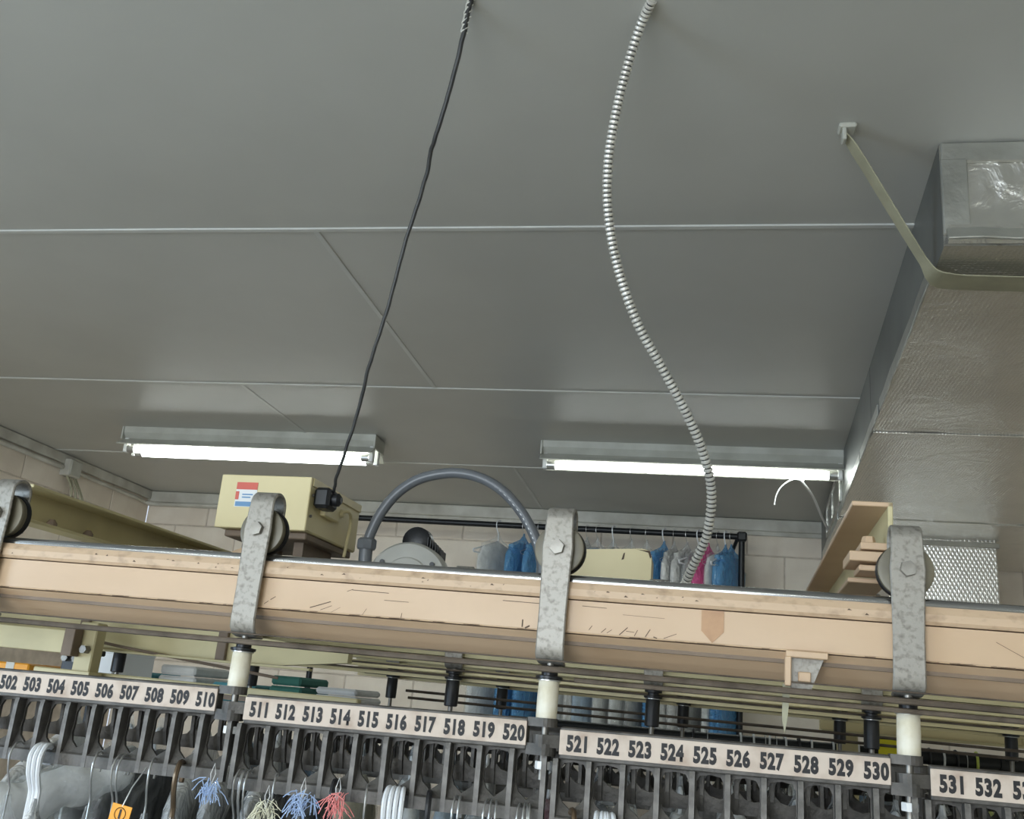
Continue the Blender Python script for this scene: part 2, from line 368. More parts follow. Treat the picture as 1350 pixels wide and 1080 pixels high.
# ================================================================== FOIL DUCT
yaw = radians(-3.9)
DM = T(.452, 1.749, 0)
duct = thing('foil_duct', 'foil-wrapped rectangular air duct along the ceiling at the right', 'duct', DM)
zb = 2.524
def dx(y): return -.008 + (.70 - .452) / (5.49 - 1.749) * y    # left edge drifts to the right
Ld = 5.488 - 1.749
WD = 1.7
segs = [0.0, 1.25, 2.55, Ld]
for i in range(3):
    a, b = segs[i], segs[i + 1]
    g = .004
    vs = []
    for y in (a + (g if i else 0), b - g):
        for x in (dx(y), dx(y) + WD):
            for z in (zb, H - .001): vs.append((x, y, z))
    nx = 14
    mb = MB()
    # subdivided underside with sag/dents, plain sides
    ny = 16; grid = []
    for jy in range(ny + 1):
        y = a + (g if i else 0) + (b - g - a) * jy / ny
        for jx in range(nx + 1):
            x = dx(y) + WD * jx / nx
            edge = min(jx, nx - jx, 1) * min(jy, ny - jy, 1)
            grid.append((x, y, zb + (.008 * noise.noise((x * 5, y * 4 + i, 3)) - .002) * edge))
    fs = [(r * (nx + 1) + c, r * (nx + 1) + c + 1, (r + 1) * (nx + 1) + c + 1, (r + 1) * (nx + 1) + c) for r in range(ny) for c in range(nx)]
    mb.add(grid, fs)
    mb.add(vs, [(2, 3, 7, 6), (1, 5, 7, 3), (0, 1, 3, 2), (4, 6, 7, 5)])
    y_a, y_b = a + (g if i else 0), b - g
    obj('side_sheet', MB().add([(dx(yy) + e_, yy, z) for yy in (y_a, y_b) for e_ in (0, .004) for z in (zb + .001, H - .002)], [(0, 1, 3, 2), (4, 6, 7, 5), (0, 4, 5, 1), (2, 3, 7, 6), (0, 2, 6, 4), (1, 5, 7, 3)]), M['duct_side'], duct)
    mb.sm = True
    obj('duct_section', mb, M['foil'], duct)
# front end cap, creased
n = 16; vs = []; fs = []
for r in range(n + 1):
    for c in range(n + 1):
        fx, fz = c / n, r / n
        d = .012 * abs(noise.noise((fx * 9, fz * 6, 1.3))) * min(1, 4 * min(fx, 1 - fx)) + (.022 * max(0, .3 - fz) / .3 if r else 0)
        vs.append((dx(0) + .006 + fx * (WD - .01), -.004 - d, zb + .004 + fz * (H - zb - .01)))
fs = [(r * (n + 1) + c, r * (n + 1) + c + 1, (r + 1) * (n + 1) + c + 1, (r + 1) * (n + 1) + c) for r in range(n) for c in range(n)]
mb = MB().add(vs, fs).box(dx(0), dx(0) + WD, -.003, .002, zb, H - .002); mb.sm = True
obj('end_cap', mb, M['foilface'], duct)
obj('tape_strip', MB().bbox(dx(0), dx(0) + WD, -.012, -.004, H - .045, H - .004, .002), M['foiltape'], duct)
obj('tape_strip', MB().bbox(dx(0) - .002, dx(0) + .045, -.014, -.004, zb + .02, H - .04, .002), M['foiltape'], duct)
mb = MB(); pts = [(dx(0) + x * WD / 30, -.028 - .006 * noise.noise((x * .7, 0, 0)), zb + .012 + .007 * noise.noise((x * .9, 5, 0))) for x in range(31)]
mb.ribbon(pts, .03, .006, (0, .5, 1)); obj('crimped_lip', mb, M['foiltape'], duct)
for s_ in segs[1:-1]:
    obj('tape_strip', MB().bbox(dx(s_), dx(s_) + WD, s_ - .03, s_ + .03, zb - .006, zb - .001, .001), M['foil'], duct)
# corner tapes along the left lower edge, in lengths
for a, b in ((.14, 1.0), (1.05, 1.55), (1.58, 2.5), (2.56, 3.6)):
    mb = MB(); pts = [(dx(y) - .003 - .003 * noise.noise((y * 6, 2, 0)), y, zb + .012) for y in [a + (b - a) * k / 10 for k in range(11)]]
    mb.ribbon(pts, .034, .004, (0, 0, 1)); obj('corner_tape', mb, M['foiltape'], duct)
# framed access panel on the side near the back
g0, gl = 2.35, .85
f = MB()
for z0, z1 in ((zb + .028, zb + .046), (H - .05, H - .032)): f.bbox(-.012, 0, 0, gl, z0, z1, .002)
for y0 in (0, gl - .022, gl * .55): f.bbox(-.012, 0, y0, y0 + .022, zb + .028, H - .032, .002)
gr = obj('side_panel_frame', f, M['foiltape'], duct)
gr.matrix_local = T(dx(g0), g0, 0) @ Matrix.Rotation(-math.atan(dx(1) - dx(0)), 4, 'Z')
obj('side_panel', MB().bbox(-.004, 0, .02, gl - .02, zb + .04, H - .04, .001), M['foiltape'], gr)
# drop branch
bx0, bx1, by = .88 - .452, 1.345 - .452, 4.68 - 1.749
mb = MB().bbox(bx0, bx1, by, by + .42, 1.93, zb + .004, .004)
obj('drop_branch', mb, M['foilmesh'], duct)
obj('drop_collar', MB().bbox(bx0 - .01, bx1 + .01, by - .012, by + .43, zb - .03, zb - .006, .003), M['foiltape'], duct)
# strap holding the duct
st = thing('duct_strap', 'olive flat strap from a ceiling hook under the foil duct', 'strap', T(.27, 1.68, H))
def sl(x, y, z): return (x - .27, y - 1.68, z - H)
pts = smooth_path([sl(.256, 1.676, H - .012), sl(.30, 1.715, 2.680), sl(.35, 1.762, 2.622), sl(.40, 1.806, 2.562), sl(.425, 1.828, 2.533), sl(.448, 1.85, 2.511), sl(.49, 1.868, 2.5075), sl(.60, 1.875, 2.507), sl(1.3, 1.92, 2.507), sl(2.05, 1.96, 2.507)], 5)
mb = MB().ribbon(pts, [.014, .02, .03] + [.036] * 18 + [.040, .045, .05, .055, .06, .066, .07] + [.075] * (len(pts) - 28), .0025, (-.1, 1, .05)); obj('band', mb, M['olive'], st)
obj('ceiling_hook', MB().bbox(-.02, .012, -.016, .016, -.01, 0, .003).bbox(-.014, -.006, -.012, .012, -.034, -.008, .002), M['fixture'], st)

# ================================================================== CABLES
def ylist(pts, y0, y1):
    return [at(x, y, y0 + (y1 - y0) * i / (len(pts) - 1)) for i, (x, y) in enumerate(pts)]
px = [(860, 0), (846, 30), (828, 85), (812, 150), (802, 215), (802, 280), (814, 350), (840, 425), (873, 485), (905, 545), (928, 600), (938, 650), (932, 705), (912, 750), (900, 778)]
pts = smooth_path(ylist(px, 1.311, 1.80), 22)
top = pts[0]; pts[0] = Vector((top.x, top.y, H))
# resample evenly and modulate the radius into interlocked armour ridges
def resample(p, d):
    out = [p[0]]; acc = 0
    for a, b in zip(p[:-1], p[1:]):
        L = (b - a).length
        while acc + L >= d:
            t = (d - acc) / L; a = a.lerp(b, t); L = (b - a).length; out.append(a.copy()); acc = 0
        acc += L
    return out
rp = resample(pts, .0016)
o = thing('armored_cable', 'silver ribbed armored cable hanging from the ceiling in an S-curve', 'cable', Matrix.Translation(top))
obj('inner_sheath', MB().tube([p - top for p in pts[::6] + [pts[-1]]], .0064, 10), M['cord'], o)
mb = MB()
for i in range(0, len(rp) - 4, 5):
    a_, b_ = rp[i] - top, rp[i + 4] - top
    mb.tube([a_, a_.lerp(b_, .25), a_.lerp(b_, .7), b_], [.0060, .0086, .0086, .0066], 10)
tag(obj('armor_rings', mb, M['armor'], o), 'bright interlocked metal rings', kind='stuff')
px = [(622, -4), (616, 22), (610, 50), (600, 92), (588, 135), (575, 178), (568, 200), (563, 228), (551, 268), (533, 325), (515, 392), (498, 448), (485, 488), (478, 520), (466, 562), (452, 605), (443, 632), (440, 648), (437, 660)]
pts = smooth_path(ylist(px, 1.285, 1.80), 6); top = pts[0]
for i, p in enumerate(pts): p.x += .0016 * noise.noise((i * .35, 0, 0)); p.z = min(p.z, H)
o = thing('power_cord', 'thin dark cord running from the ceiling down to the control box plug', 'cord', Matrix.Translation(top))
obj('cord', MB().tube([p - top for p in pts], [.0042 - .0012 * i / len(pts) for i in range(len(pts))], 8), M['cord'], o)
fr = MB()
for k in range(3):
    fr.tube([pts[j] - top + Vector((.006 * sin(j * 1.3 + k * 2.1), .006 * cos(j * 1.3 + k * 2.1), 0)) for j in range(0, 12)], .0015, 5)
obj('frayed_sheath', fr, M['trim'], o)
# dangling white wires below the right fixture
p0 = at(1052, 636, 4.05)
dw = thing('dangling_wire', 'loose white wires hanging beneath the right fluorescent fixture to the duct', 'wire', Matrix.Translation(p0))
a = [at(x, y, Y) - p0 for x, y, Y in ((1052, 629, 4.04), (1058, 636, 4.05), (1072, 655, 4.3), (1085, 685, 4.7), (1096, 704, 5.0), (1108, 712, 5.2))]
obj('long_lead', MB().tube(smooth_path(a), .006, 6), M['white'], dw)
a = [at(x, y, 4.05) - p0 for x, y in ((1060, 634), (1046, 632), (1032, 640), (1024, 652), (1021, 666))]
obj('short_lead', MB().tube(smooth_path(a), .003, 6), M['white'], dw)
# junction box and old wiring where left wall meets ceiling
p0 = Vector((XL + .03, 4.63, H - .075))
jb = thing('junction_box', 'dusty junction box with loose wires high on the left wall', 'junction box', Matrix.Translation(p0))
obj('box_body', MB().bbox(-.03, .03, -.05, .05, -.04, .05, .005), M['trim'], jb)
obj('cover_plate', MB().bbox(.03, .035, -.045, .045, -.035, .045, .002), M['fixture'], jb)
wires = MB()
for k, dy in enumerate((-.03, .0, .035, .05)):
    wires.tube(smooth_path([(0, dy, -.03), (.02 + .01 * k, dy + .05, -.12 - .02 * k), (.0, dy * .4 + .02, -.25), (-.015, dy + .1 * sin(k), -.12 - .17 * (k == 1) - .05)]), .006, 6)
obj('loose_wires', wires, M['olive'], jb)
o = obj('wall_conduit', MB().tube([(XL + .02, .6, H - .075), (XL + .02, 4.57, H - .075)], .013, 8).tube(smooth_path([(XL + .02, 4.69, H - .075), (XL + .025, 5.3, H - .08), (XL + .06, YB - .05, H - .085), (XL + .5, YB - .045, H - .08), (XL + 1.1, YB - .042, H - .09)]), .011, 8), M['trim'])
tag(o, 'painted conduit running along the left wall just below the ceiling', 'conduit')

# ================================================================== CONVEYOR BEAMS (three parallel runs)
PROF_LIP = [(.004, .1662), (.001, .170), (.0005, .178), (.004, .1865), (.012, .1885), (.05, .1885), (.05, .1662)]
PROF_FACE = [(.007, .1255), (.006, .1275), (.006, .1648), (.05, .1648), (.05, .1255)]
PROF_STEP = [(.0085, .1243), (.030, .1098), (.048, .1098), (.048, .1243)]
PROF_UNDER = [(.0295, .1097), (.056, .0930), (.060, .0930), (.060, .1097)]
PROF_STEP2 = [(.0085, .1243), (.0095, .1098), (.048, .1098), (.048, .1243)]
PROF_UNDER2 = [(.013, .1087), (.014, .0930), (.048, .0930), (.048, .1087)]
def beam(v, u0, u1, label, mt, mt2, top=True):
    t = thing('conveyor_beam', label, 'beam', C(u0, v, 0), 'conveyor beams')
    L = u1 - u0
    for nm, pr, m in (('upper_lip', PROF_LIP, mt2), ('web_face', PROF_FACE, mt), ('lower_lip', PROF_STEP if v == 0 else PROF_STEP2, mt), ('under_lip', PROF_UNDER if v == 0 else PROF_UNDER2, mt)):
        obj(nm, MB().prism(pr, 0, L, 0), m, t)
    obj('core', MB().box(0, L, .02, .046, .112, .18), M['brown'], t)
    if v:
        for z0, z1, vv in ((.0785, .0895, .030), (.0665, .0755, .034)): obj('guide_channel', MB().bbox(0, L, vv, vv + .014, z0, z1, .0008), M['cream'], t)
    mb = MB().tube([(0, .014, .1885), (L, .014, .1885)], .0078, 16); obj('track_pipe', mb, M['steel'], t)
    return t
b1 = beam(0, -1.25, 1.75, 'tan front conveyor beam with steel pipe track along its top', M['tan'], M['tangrime'])
# flat marks on the front face: arrow sticker, scuffs
U0 = -1.25
vs = [(.543 - U0, .0052, .1645), (.569 - U0, .0052, .1645), (.5695 - U0, .0052, .1405), (.5565 - U0, .0052, .1272), (.5435 - U0, .0052, .1405)]
mb = MB().add(vs + [(x, .0062, z) for x, y, z in vs], [(0, 1, 2, 3, 4), (5, 9, 8, 7, 6)] + [(i, i + 5, (i + 1) % 5 + 5, (i + 1) % 5) for i in range(5)])
tag(obj('arrow_sticker', mb, M['sticker'], b1), 'brown downward arrow sticker')
mb = MB()
def mark(u, w_, du, dw, th):
    a = Vector((u - U0, .0057, w_)); b = a + Vector((du, 0, dw)); nn = Vector((-dw, 0, du)).normalized() * th / 2
    mb.add([a - nn, a + nn * .3, b + nn, b - nn * .2], [(0, 1, 2, 3)])
for (u, w_, du, dw, th) in ((.045, .131, .028, .009, .0018), (.06, .129, .015, .006, .001), (.10, .1575, .05, -.0012, .0012), (.093, .155, .008, .003, .001), (.145, .1475, .033, -.0005, .001), (.118, .127, .005, .008, .0008), (.17, .127, .001, .006, .0012), (.075, .127, .012, .007, .0006), (.327, .128, .001, .009, .0025), (.331, .1275, .006, .002, .003), (.41, .131, .004, .005, .0012), (.425, .129, .006, .005, .0012), (.432, .129, .006, .004, .001), (.447, .128, .01, .009, .0016), (.455, .133, .01, -.001, .001), (.465, .128, .004, .007, .0012), (.478, .128, .006, .009, .0014), (.488, .129, .004, -.002, .002), (.50, .128, .015, .006, .001), (.45, .152, .05, -.001, .0006), (.40, .159, .03, -.001, .001), (.30, .1585, .06, -.001, .0012), (.865, .153, .045, -.024, .0008), (.93, .148, .02, .001, .0006), (-.02, .131, .006, .004, .0012), (-.012, .137, .007, .004, .0015)):
    mark(u, w_, du, dw, th)
for k in range(70):
    u = random.uniform(-.45, .95); mark(u, .1259, random.uniform(.004, .02), 0, random.uniform(.0004, .0014))
for k in range(40):
    u = random.uniform(-.45, .95); a = Vector((u - U0, .0002, random.uniform(.172, .179))); mb.add([a, a + Vector((random.uniform(.001, .006), 0, 0)), a + Vector((.002, 0, random.uniform(.0006, .0025)))], [(0, 1, 2)])
tag(obj('scuff_marks', mb, M['scuff'], b1), 'dark scratches and scuffs', kind='stuff')
b2 = beam(.62, -1.25, 1.9, 'cream second conveyor beam directly behind the tan front beam', M['creamframe'], M['creamframe'])
b3 = beam(1.12, -.32, 2.1, 'cream third conveyor beam, farthest back of the three', M['creamframe'], M['creamframe'])

def rods(v, u0, u1, label):
    t = thing('guide_rail', label, 'rail', C(u0, v, 0), 'guide rails under the beams'); L = u1 - u0
    for dv, dw, r in (((-.010, .0802, .0036), (-.004, .0905, .001), (.030, .0815, .003)) if v == 0 else ((-.010, .0845, .0018), (.03, .0745, .0018))):
        obj('rod', MB().tube([(0, dv, dw), (L, dv, dw)], r, 8), M['darkrod'], t)
    return t
rods(0, -1.25, 1.75, 'dark steel guide rods under the tan front beam')
o = obj('guide_rod', MB().tube([(0, 0, 0), (1.35, 0, 0)], .0028, 8), M['darkrod']); o.matrix_world = C(.4, -.013, .0700); tag(o, 'short lower guide rod running along the right half of the front run', 'rail')
rods(.62, -1.2, 1.9, 'dark guide rods under the second cream beam')
rods(1.12, -.3, 2.1, 'dark guide rods under the third cream beam')
for v, w_, u0, u1, lab in ((.88, .041, -.1, 1.9, 'upper of two thin dark rods seen behind the trolley rollers'), (.90, .027, -.1, 1.9, 'lower of two thin dark rods seen behind the trolley rollers')):
    o = obj('thin_rod', MB().tube([(0, 0, 0), (u1 - u0, 0, 0)], .0032, 6), M['darkrod']); o.matrix_world = C(u0, v, w_); tag(o, lab, 'rod', 'thin dark rods')

# ================================================================== TROLLEYS
ORD = ['first', 'second', 'third', 'fourth', 'fifth', 'sixth', 'seventh', 'eighth', 'ninth', 'tenth', 'eleventh', 'twelfth', 'thirteenth', 'fourteenth', 'fifteenth', 'sixteenth', 'seventeenth', 'eighteenth', 'nineteenth', 'twentieth', 'twenty-first', 'twenty-second', 'twenty-third', 'twenty-fourth']
BARN = {-1: 'leftmost', 0: 'second', 1: 'third', 2: 'rightmost'}
def pocket(n_): return '%s pocket of the %s numbered bar' % (ORD[(n_ - 511) % 10], BARN[(n_ - 511) // 10])
def make_trolley(label, dark, mw):
    t = thing('trolley', label, 'trolley', mw)
    path = [(.031, .205), (.0315, .23), (.031, .262)] + [(.013 + .018 * cos(a), .262 + .0155 * sin(a)) for a in [pi * k / 10 for k in range(1, 10)]] + [(-.005, .262), (-.0055, .24), (-.006, .2265), (-.0055, .2), (-.005, .15), (-.005, .108), (-.003, .0985), (.003, .0915), (.012, .089), (.03, .0885)]
    ws = [.034] * 12 + [.0345, .0365, .039, .0365, .034, .0345, .035, .0345, .032, .03]
    ws = (ws + [.03] * len(path))[:len(path)]
    obj('strap', MB().ribbon([(0, a, b) for a, b in path], ws, .005, (1, 0, 0)), M['strap'], t)
    hexa = [(.0098 * cos(k * pi / 3 + .3), .2265 + .0098 * sin(k * pi / 3 + .3)) for k in range(6)]
    mb = MB(); mb.add([(x, -.0085, z) for x, z in hexa] + [(x * .93, -.0142, .2265 + (z - .2265) * .93) for x, z in hexa], [(0, 1, 7, 6), (1, 2, 8, 7), (2, 3, 9, 8), (3, 4, 10, 9), (4, 5, 11, 10), (5, 0, 6, 11), (6, 7, 8, 9, 10, 11), (5, 4, 3, 2, 1, 0)])
    obj('bolt_head', mb, M['bolt'], t)
    obj('axle', MB().lathe([(.005, -.009), (.005, .034)], (0, 0, .2265), 'y', 12), M['bolt'], t)
    wh = obj('wheel', MB().lathe([(.010, .0045), (.026, .0035), (.0305, .0045), (.0312, .007), (.0290, .012), (.0290, .016), (.0312, .021), (.0305, .0235), (.026, .0245), (.010, .0235)], (0, 0, .2265), 'y', 36), M['bearing'] if dark else M['wheel'], t)
    obj('rear_flange', MB().lathe([(.012, .0165), (.0308, .0168), (.0318, .019), (.0318, .0235), (.030, .0252), (.012, .0252)], (0, 0, .2265), 'y', 36), M['bearing'], wh)
    obj('bearing', MB().lathe([(.006, .002), (.0105, .002), (.0105, .026), (.006, .026)], (0, 0, .2265), 'y', 20), M['bearing'], wh)
    rl = obj('roller', MB().lathe([(.0105, .0205), (.0125, .022), (.0128, .045), (.0125, .066), (.011, .068)], (0, .0095, 0), 'z', 20), M['black'] if dark else M['nylon'], t)
    obj('collar', MB().lathe([(.0135, .0685), (.0165, .0695), (.0165, .0725), (.010, .0735), (.010, .078), (.0155, .079), (.0155, .083), (.009, .085)], (0, .0095, 0), 'z', 20), M['bearing'], t)
    obj('washer', MB().lathe([(.006, .0672), (.0145, .0672), (.0145, .0684), (.006, .0684)], (0, .0095, 0), 'z', 20), M['wire'], t)
    obj('pivot_pin', MB().lathe([(.0045, -.045), (.0045, .088)], (0, .0095, 0), 'z', 10), M['bolt'], t)
    obj('end_nut', MB().lathe([(.0085, -.0335), (.009, -.0325), (.009, -.0255), (.0085, -.0245)], (0, .0095, 0), 'z', 6), M['white'] if not dark else M['bolt'], t)
    return t
PIV = [-.0405 + SEC * k for k in (-1, 0, 1, 2, 3)]
tr = make_trolley('front-run trolley at the left frame edge, its bent loop seen side-on', False, C(PIV[0], 0, 0))
labs = [None, 'front-run trolley strap between number strips 510 and 511, before the cream box', 'front-run trolley strap between number strips 520 and 521', 'front-run trolley strap between number strips 530 and 531, by the foil duct', 'front-run trolley just past the right frame edge']
tilt = [0, radians(1.0), radians(-.3), radians(-.6), 0]
for k in (1, 2, 3): dup(tr, C(PIV[k], 0, 0, 0, 0) @ T(0, 0, .19) @ Matrix.Rotation(tilt[k] * 0, 4, 'Y') @ T(0, 0, -.19), labs[k])
for ob in [tr]: ob['group'] = 'front-run trolleys'
for ob in col.objects:
    if ob.name.startswith('trolley') and ob.parent is None: ob['group'] = 'front-run trolleys'
tb = make_trolley('second-run trolley with black roller just right of the left white roller', True, C(-.335, .62, 0)); tb['group'] = 'second-run trolleys'
for u, n in ((.072, 'above number 518, third'), (.442, 'above number 523, fourth'), (.809, 'above number 530, rightmost')):
    dup(tb, C(u, .62, 0), n + ' second-run trolley with black roller', 'second-run trolleys')
for u, n in ((-.219, 'above number 516, leftmost'), (.053, 'beside the middle white roller, second'), (.471, 'above number 524, middle'), (.805, 'above number 529, fourth'), (1.145, 'near the right edge, last')):
    dup(tb, C(u, 1.12, 0), n + ' third-run trolley with black roller', 'third-run trolleys')

# ================================================================== SLOT BAR SECTIONS
CP = .0393; A0 = .0165
def vplate(w_): return .016 - max(0, (-.052 - w_)) * .42
def ladder_mesh(rear=False):
    mb = MB(); c2 = CP / 2; n = 12
    if not rear:
        hw = .0156; vp = vplate; th = .004; sh_ = 0; nc = 10
        hole = [(-hw, -.031), (-hw * .75, -.0235), (0, -.0215), (hw * .75, -.0235), (hw, -.031), (hw, -.045), (hw, -.056), (hw * .7, -.066), (0, -.0745), (-hw * .7, -.066), (-hw, -.056), (-hw, -.045)]
        bot = -.0835
    else:
        hw = .0165; vp = lambda w_: .036 + max(0, (-.04 - w_)) * .25; th = .004; sh_ = c2; nc = 10
        hole = [(-hw, -.028), (-hw * .8, -.0215), (0, -.0205), (hw * .8, -.0215), (hw, -.028), (hw, -.034), (hw, -.039), (hw * .62, -.0455), (0, -.048), (-hw * .62, -.0455), (-hw, -.039), (-hw, -.034)]
        bot = -.063
    outer = [(-c2, hole[0][1]), (-c2, -.0185), (0, -.0185), (c2, -.0185), (c2, hole[4][1]), (c2, hole[5][1]), (c2, (hole[6][1] + bot) / 2), (c2, bot), (0, bot), (-c2, bot), (-c2, (hole[6][1] + bot) / 2), (-c2, hole[11][1])]
    for j in range(nc):
        cu = A0 + CP * (j + .5) + sh_ * .5
        vs = []
        for off in (0, th):
            for x, z in outer: vs.append((cu + x, vp(z) + off, z))
            for x, z in hole: vs.append((cu + x, vp(z) + off, z))
        fs = []
        for k in range(n):
            k2 = (k + 1) % n
            fs += [(k, k2, n + k2, n + k), (2 * n + k, 3 * n + k, 3 * n + k2, 2 * n + k2), (n + k, n + k2, 3 * n + k2, 3 * n + k)]
        mb.add(vs, fs)
    if not rear:
        mb.prism([(-.001, -.0965), (-.001, -.0825), (.001, -.0805), (.007, -.0805), (.007, -.0965)], A0 - .003, A0 + 10 * CP + .003, 0)
    return mb
RIBP = [(.001, -.0185), (-.0008, -.026), (-.0014, -.078), (-.0014, -.0965), (.006, -.0965), (.006, -.083), (.018, -.052), (.018, -.0185)]
front_plate_me = mesh('pocket_plate', ladder_mesh(), M['cast'])
rib_me = mesh('rib', MB().prism(RIBP, -.003, .003, 0), M['castlight'])
rear = ladder_mesh(True)
for j in range(11): rear.prism([(.030, -.0185), (.042, -.0185), (.046, -.063), (.038, -.063), (.032, -.045)], A0 + CP * (j + .25) - .0022, A0 + CP * (j + .25) + .0022, 0)
rear_me = mesh('rear_ladder', rear, M['cast'])
bar = MB().bbox(.02, .3865, .0012, .0178, -.0190, .0172, .0015).bbox(.02, .3865, .0178, .041, -.0190, -.0125, .0015)
bar_me = mesh('top_bar', bar, M['cast'])
lug = MB()
def lugp(x0, xc, z0, z1):
    n = 10; s_ = 1 if xc > x0 else -1; r = .0145
    poly = [(x0, .0095 - .0075), (xc, .0095 - r)] + [(xc + s_ * r * sin(a), .0095 - r * cos(a)) for a in [pi * k / n for k in range(1, n)]] + [(xc, .0095 + r), (x0, .0095 + .0075)]
    lug.prism(poly, z0, z1, 2)
lugp(.0205, 0, -.0075, .0065)
left_lug_me = mesh('left_lug', lug, M['cast'])
lug = MB(); lugp(.386, SEC, .0085, .0185); lugp(.386, SEC, -.0235, -.0105)
right_lug_me = mesh('right_fork', lug, M['cast'])
strip_me = mesh('number_strip', MB().bbox(.02, .386, -.0006, .0012, -.0138, .0138, .0004), M['label'])
def digits(txt):
    c = bpy.data.curves.new('slot_number', 'FONT'); c.body = txt; c.size = .0255; c.align_x = 'CENTER'; c.align_y = 'CENTER'
    c.offset = .0014; c.space_character = 1.12; c.resolution_u = 3; c.extrude = .0
    o = bpy.data.objects.new('tmp', c); col.objects.link(o)
    bpy.context.view_layer.update()
    dg = bpy.context.evaluated_depsgraph_get(); me = bpy.data.meshes.new_from_object(o.evaluated_get(dg))
    bpy.data.objects.remove(o); bpy.data.curves.remove(c)
    xs = [v.co.x for v in me.vertices]; ys = [v.co.y for v in me.vertices]
    cx, cy = (min(xs) + max(xs)) / 2, (min(ys) + max(ys)) / 2; sx = .0262 / (max(xs) - min(xs)); sy = .0190 / (max(ys) - min(ys))
    sx = min(sx, .64)
    for v in me.vertices: v.co = Vector(((v.co.x - cx) * sx, -.0009, (v.co.y - cy) * sy))
    me.materials.clear(); me.materials.append(M['ink']); me.name = 'slot_number'; me.update(); return me
def section(k, v=0, label=None, first=None, group=None):
    u = -.0405 + SEC * k
    ry = -radians(.95)
    t = thing('slot_bar', label, 'slot bar', C(u, v, -.001 - (.024 if v else 0), 0, ry) , group)
    obj('top_bar', bar_me, None, t)
    obj('pocket_plate', front_plate_me, None, t); obj('rear_ladder', rear_me, None, t)
    for j in range(11): obj('rib', rib_me, None, t, T(A0 + CP * j, 0, 0))
    obj('left_lug', left_lug_me, None, t); obj('right_fork', right_lug_me, None, t)
    if first is not None:
        s = obj('number_strip', strip_me, None, t)
        tag(s, 'dirty white strip numbered %d to %d' % (first, first + 9))
        for j in range(10):
            obj('slot_number', digits(str(first + j)), None, s, T(.0405 + PIT * j, 0, -.0005))
    return t
for k in (-1, 0, 1, 2):
    f0 = 511 + 10 * k
    section(k, 0, {-1: 'dark cast slot bar numbered 502 to 510, leftmost of the front run', 0: 'second dark cast slot bar from the left, numbered 511 to 520', 1: 'third dark cast slot bar from the left, numbered 521 to 530', 2: 'dark cast slot bar numbered 531 onward at the right edge'}[k], f0, 'numbered slot bars')
for v, nm, ks, du in ((.62, 'second', (-1, 0, 1, 2), .11), (1.12, 'third', (-1, 0, 1, 2), .09)):
    for k in ks:
        t = section(k + du / SEC, v, '%s slot bar from the left on the %s run, half hidden behind the numbered bars' % (ORD[k + 1], nm), None, 'slot bars of the %s run' % nm)

# hanging bracket under the front beam
t = thing('beam_bracket', 'tan angled bracket hanging under the front beam above number 528', 'bracket', C(.64, 0, 0))
obj('top_flange', MB().bbox(0, .046, -.006, .02, .118, .1255, .001), M['tan'], t)
obj('side_leg', MB().bbox(-.001, .006, -.006, .02, .086, .1185, .001), M['tan'], t)
obj('gusset', MB().prism([(.006, .118), (.042, .118), (.028, .082), (.006, .082)], .008, .012, 1), M['strap'], t)
obj('clip', MB().bbox(.014, .028, .002, .008, .092, .103, .001), M['tan'], t)
obj('pointer', MB().prism([(-.003, .088), (.006, .088), (.003, .05), (.0, .034), (-.003, .05)], .004, .007, 1), M['olive'], t)

cn = dict(navy='navy', charcoal='charcoal', black='black', white='white', grey='grey', blue='blue', pale='pale blue', green='green', cream='cream', maroon='maroon', pink='pink', teal='teal')
# ================================================================== FRAME MEMBERS BEHIND THE BEAM
# left cross channel, running away from the viewer
t = thing('cross_channel', 'cream steel cross channel behind the beam at the far left', 'channel', C(-.52, .14, .30))
Lc = .95
obj('web', MB().bbox(-.052, -.047, 0, Lc, -.058, 0, .001), M['creamframe'], t)
obj('top_flange', MB().bbox(-.052, .0, 0, Lc, -.005, 0, .001), M['creamframe'], t)
obj('bottom_flange', MB().bbox(-.052, -.008, 0, Lc, -.058, -.053, .001), M['creamframe'], t)
for y in (.1, .2):
    obj('clip', MB().lathe([(.009, -.053), (.009, -.046), (.004, -.040)], (-.03, y, 0), 'z', 8), M['brown'], t)
obj('post', MB().box(-.05, -.03, Lc - .08, Lc - .04, -.20, -.055), M['brown'], t)
obj('hanger_post', MB().box(-.05, -.03, .45, .50, -.115, -.055), M['brown'], t)
# right cross channel
t = thing('cross_channel', 'tan and cream cross channel with clamp plates beside the right trolley', 'channel', C(.745, .06, .318))
Lc = 1.1
obj('top_flange', MB().bbox(-.026, .022, 0, Lc, -.006, 0, .001), M['tan'], t)
obj('web', MB().bbox(.016, .022, 0, Lc, -.088, 0, .001), M['creamframe'], t)
obj('bottom_flange', MB().bbox(-.026, .022, 0.05, Lc, -.094, -.088, .001), M['tan'], t)
obj('clamp_plate', MB().bbox(-.016, .016, .0, .06, -.060, -.051, .001), M['tan'], t)
obj('clamp_plate', MB().bbox(-.030, .016, -.01, .07, -.076, -.064, .001), M['tan'], t)
obj('clamp_plate', MB().bbox(-.018, .012, .0, .06, -.086, -.079, .001), M['tan'], t)
obj('clamp_bolt', MB().lathe([(.008, -.051), (.0085, -.045), (.007, -.04)], (-.004, .025, 0), 'z', 6), M['tan'], t)
obj('post', MB().box(-.02, .02, .95, .99, -.14, -.09), M['brown'], t)
obj('hanger_post', MB().box(-.02, .02, .56, .60, -.13, -.094), M['brown'], t)
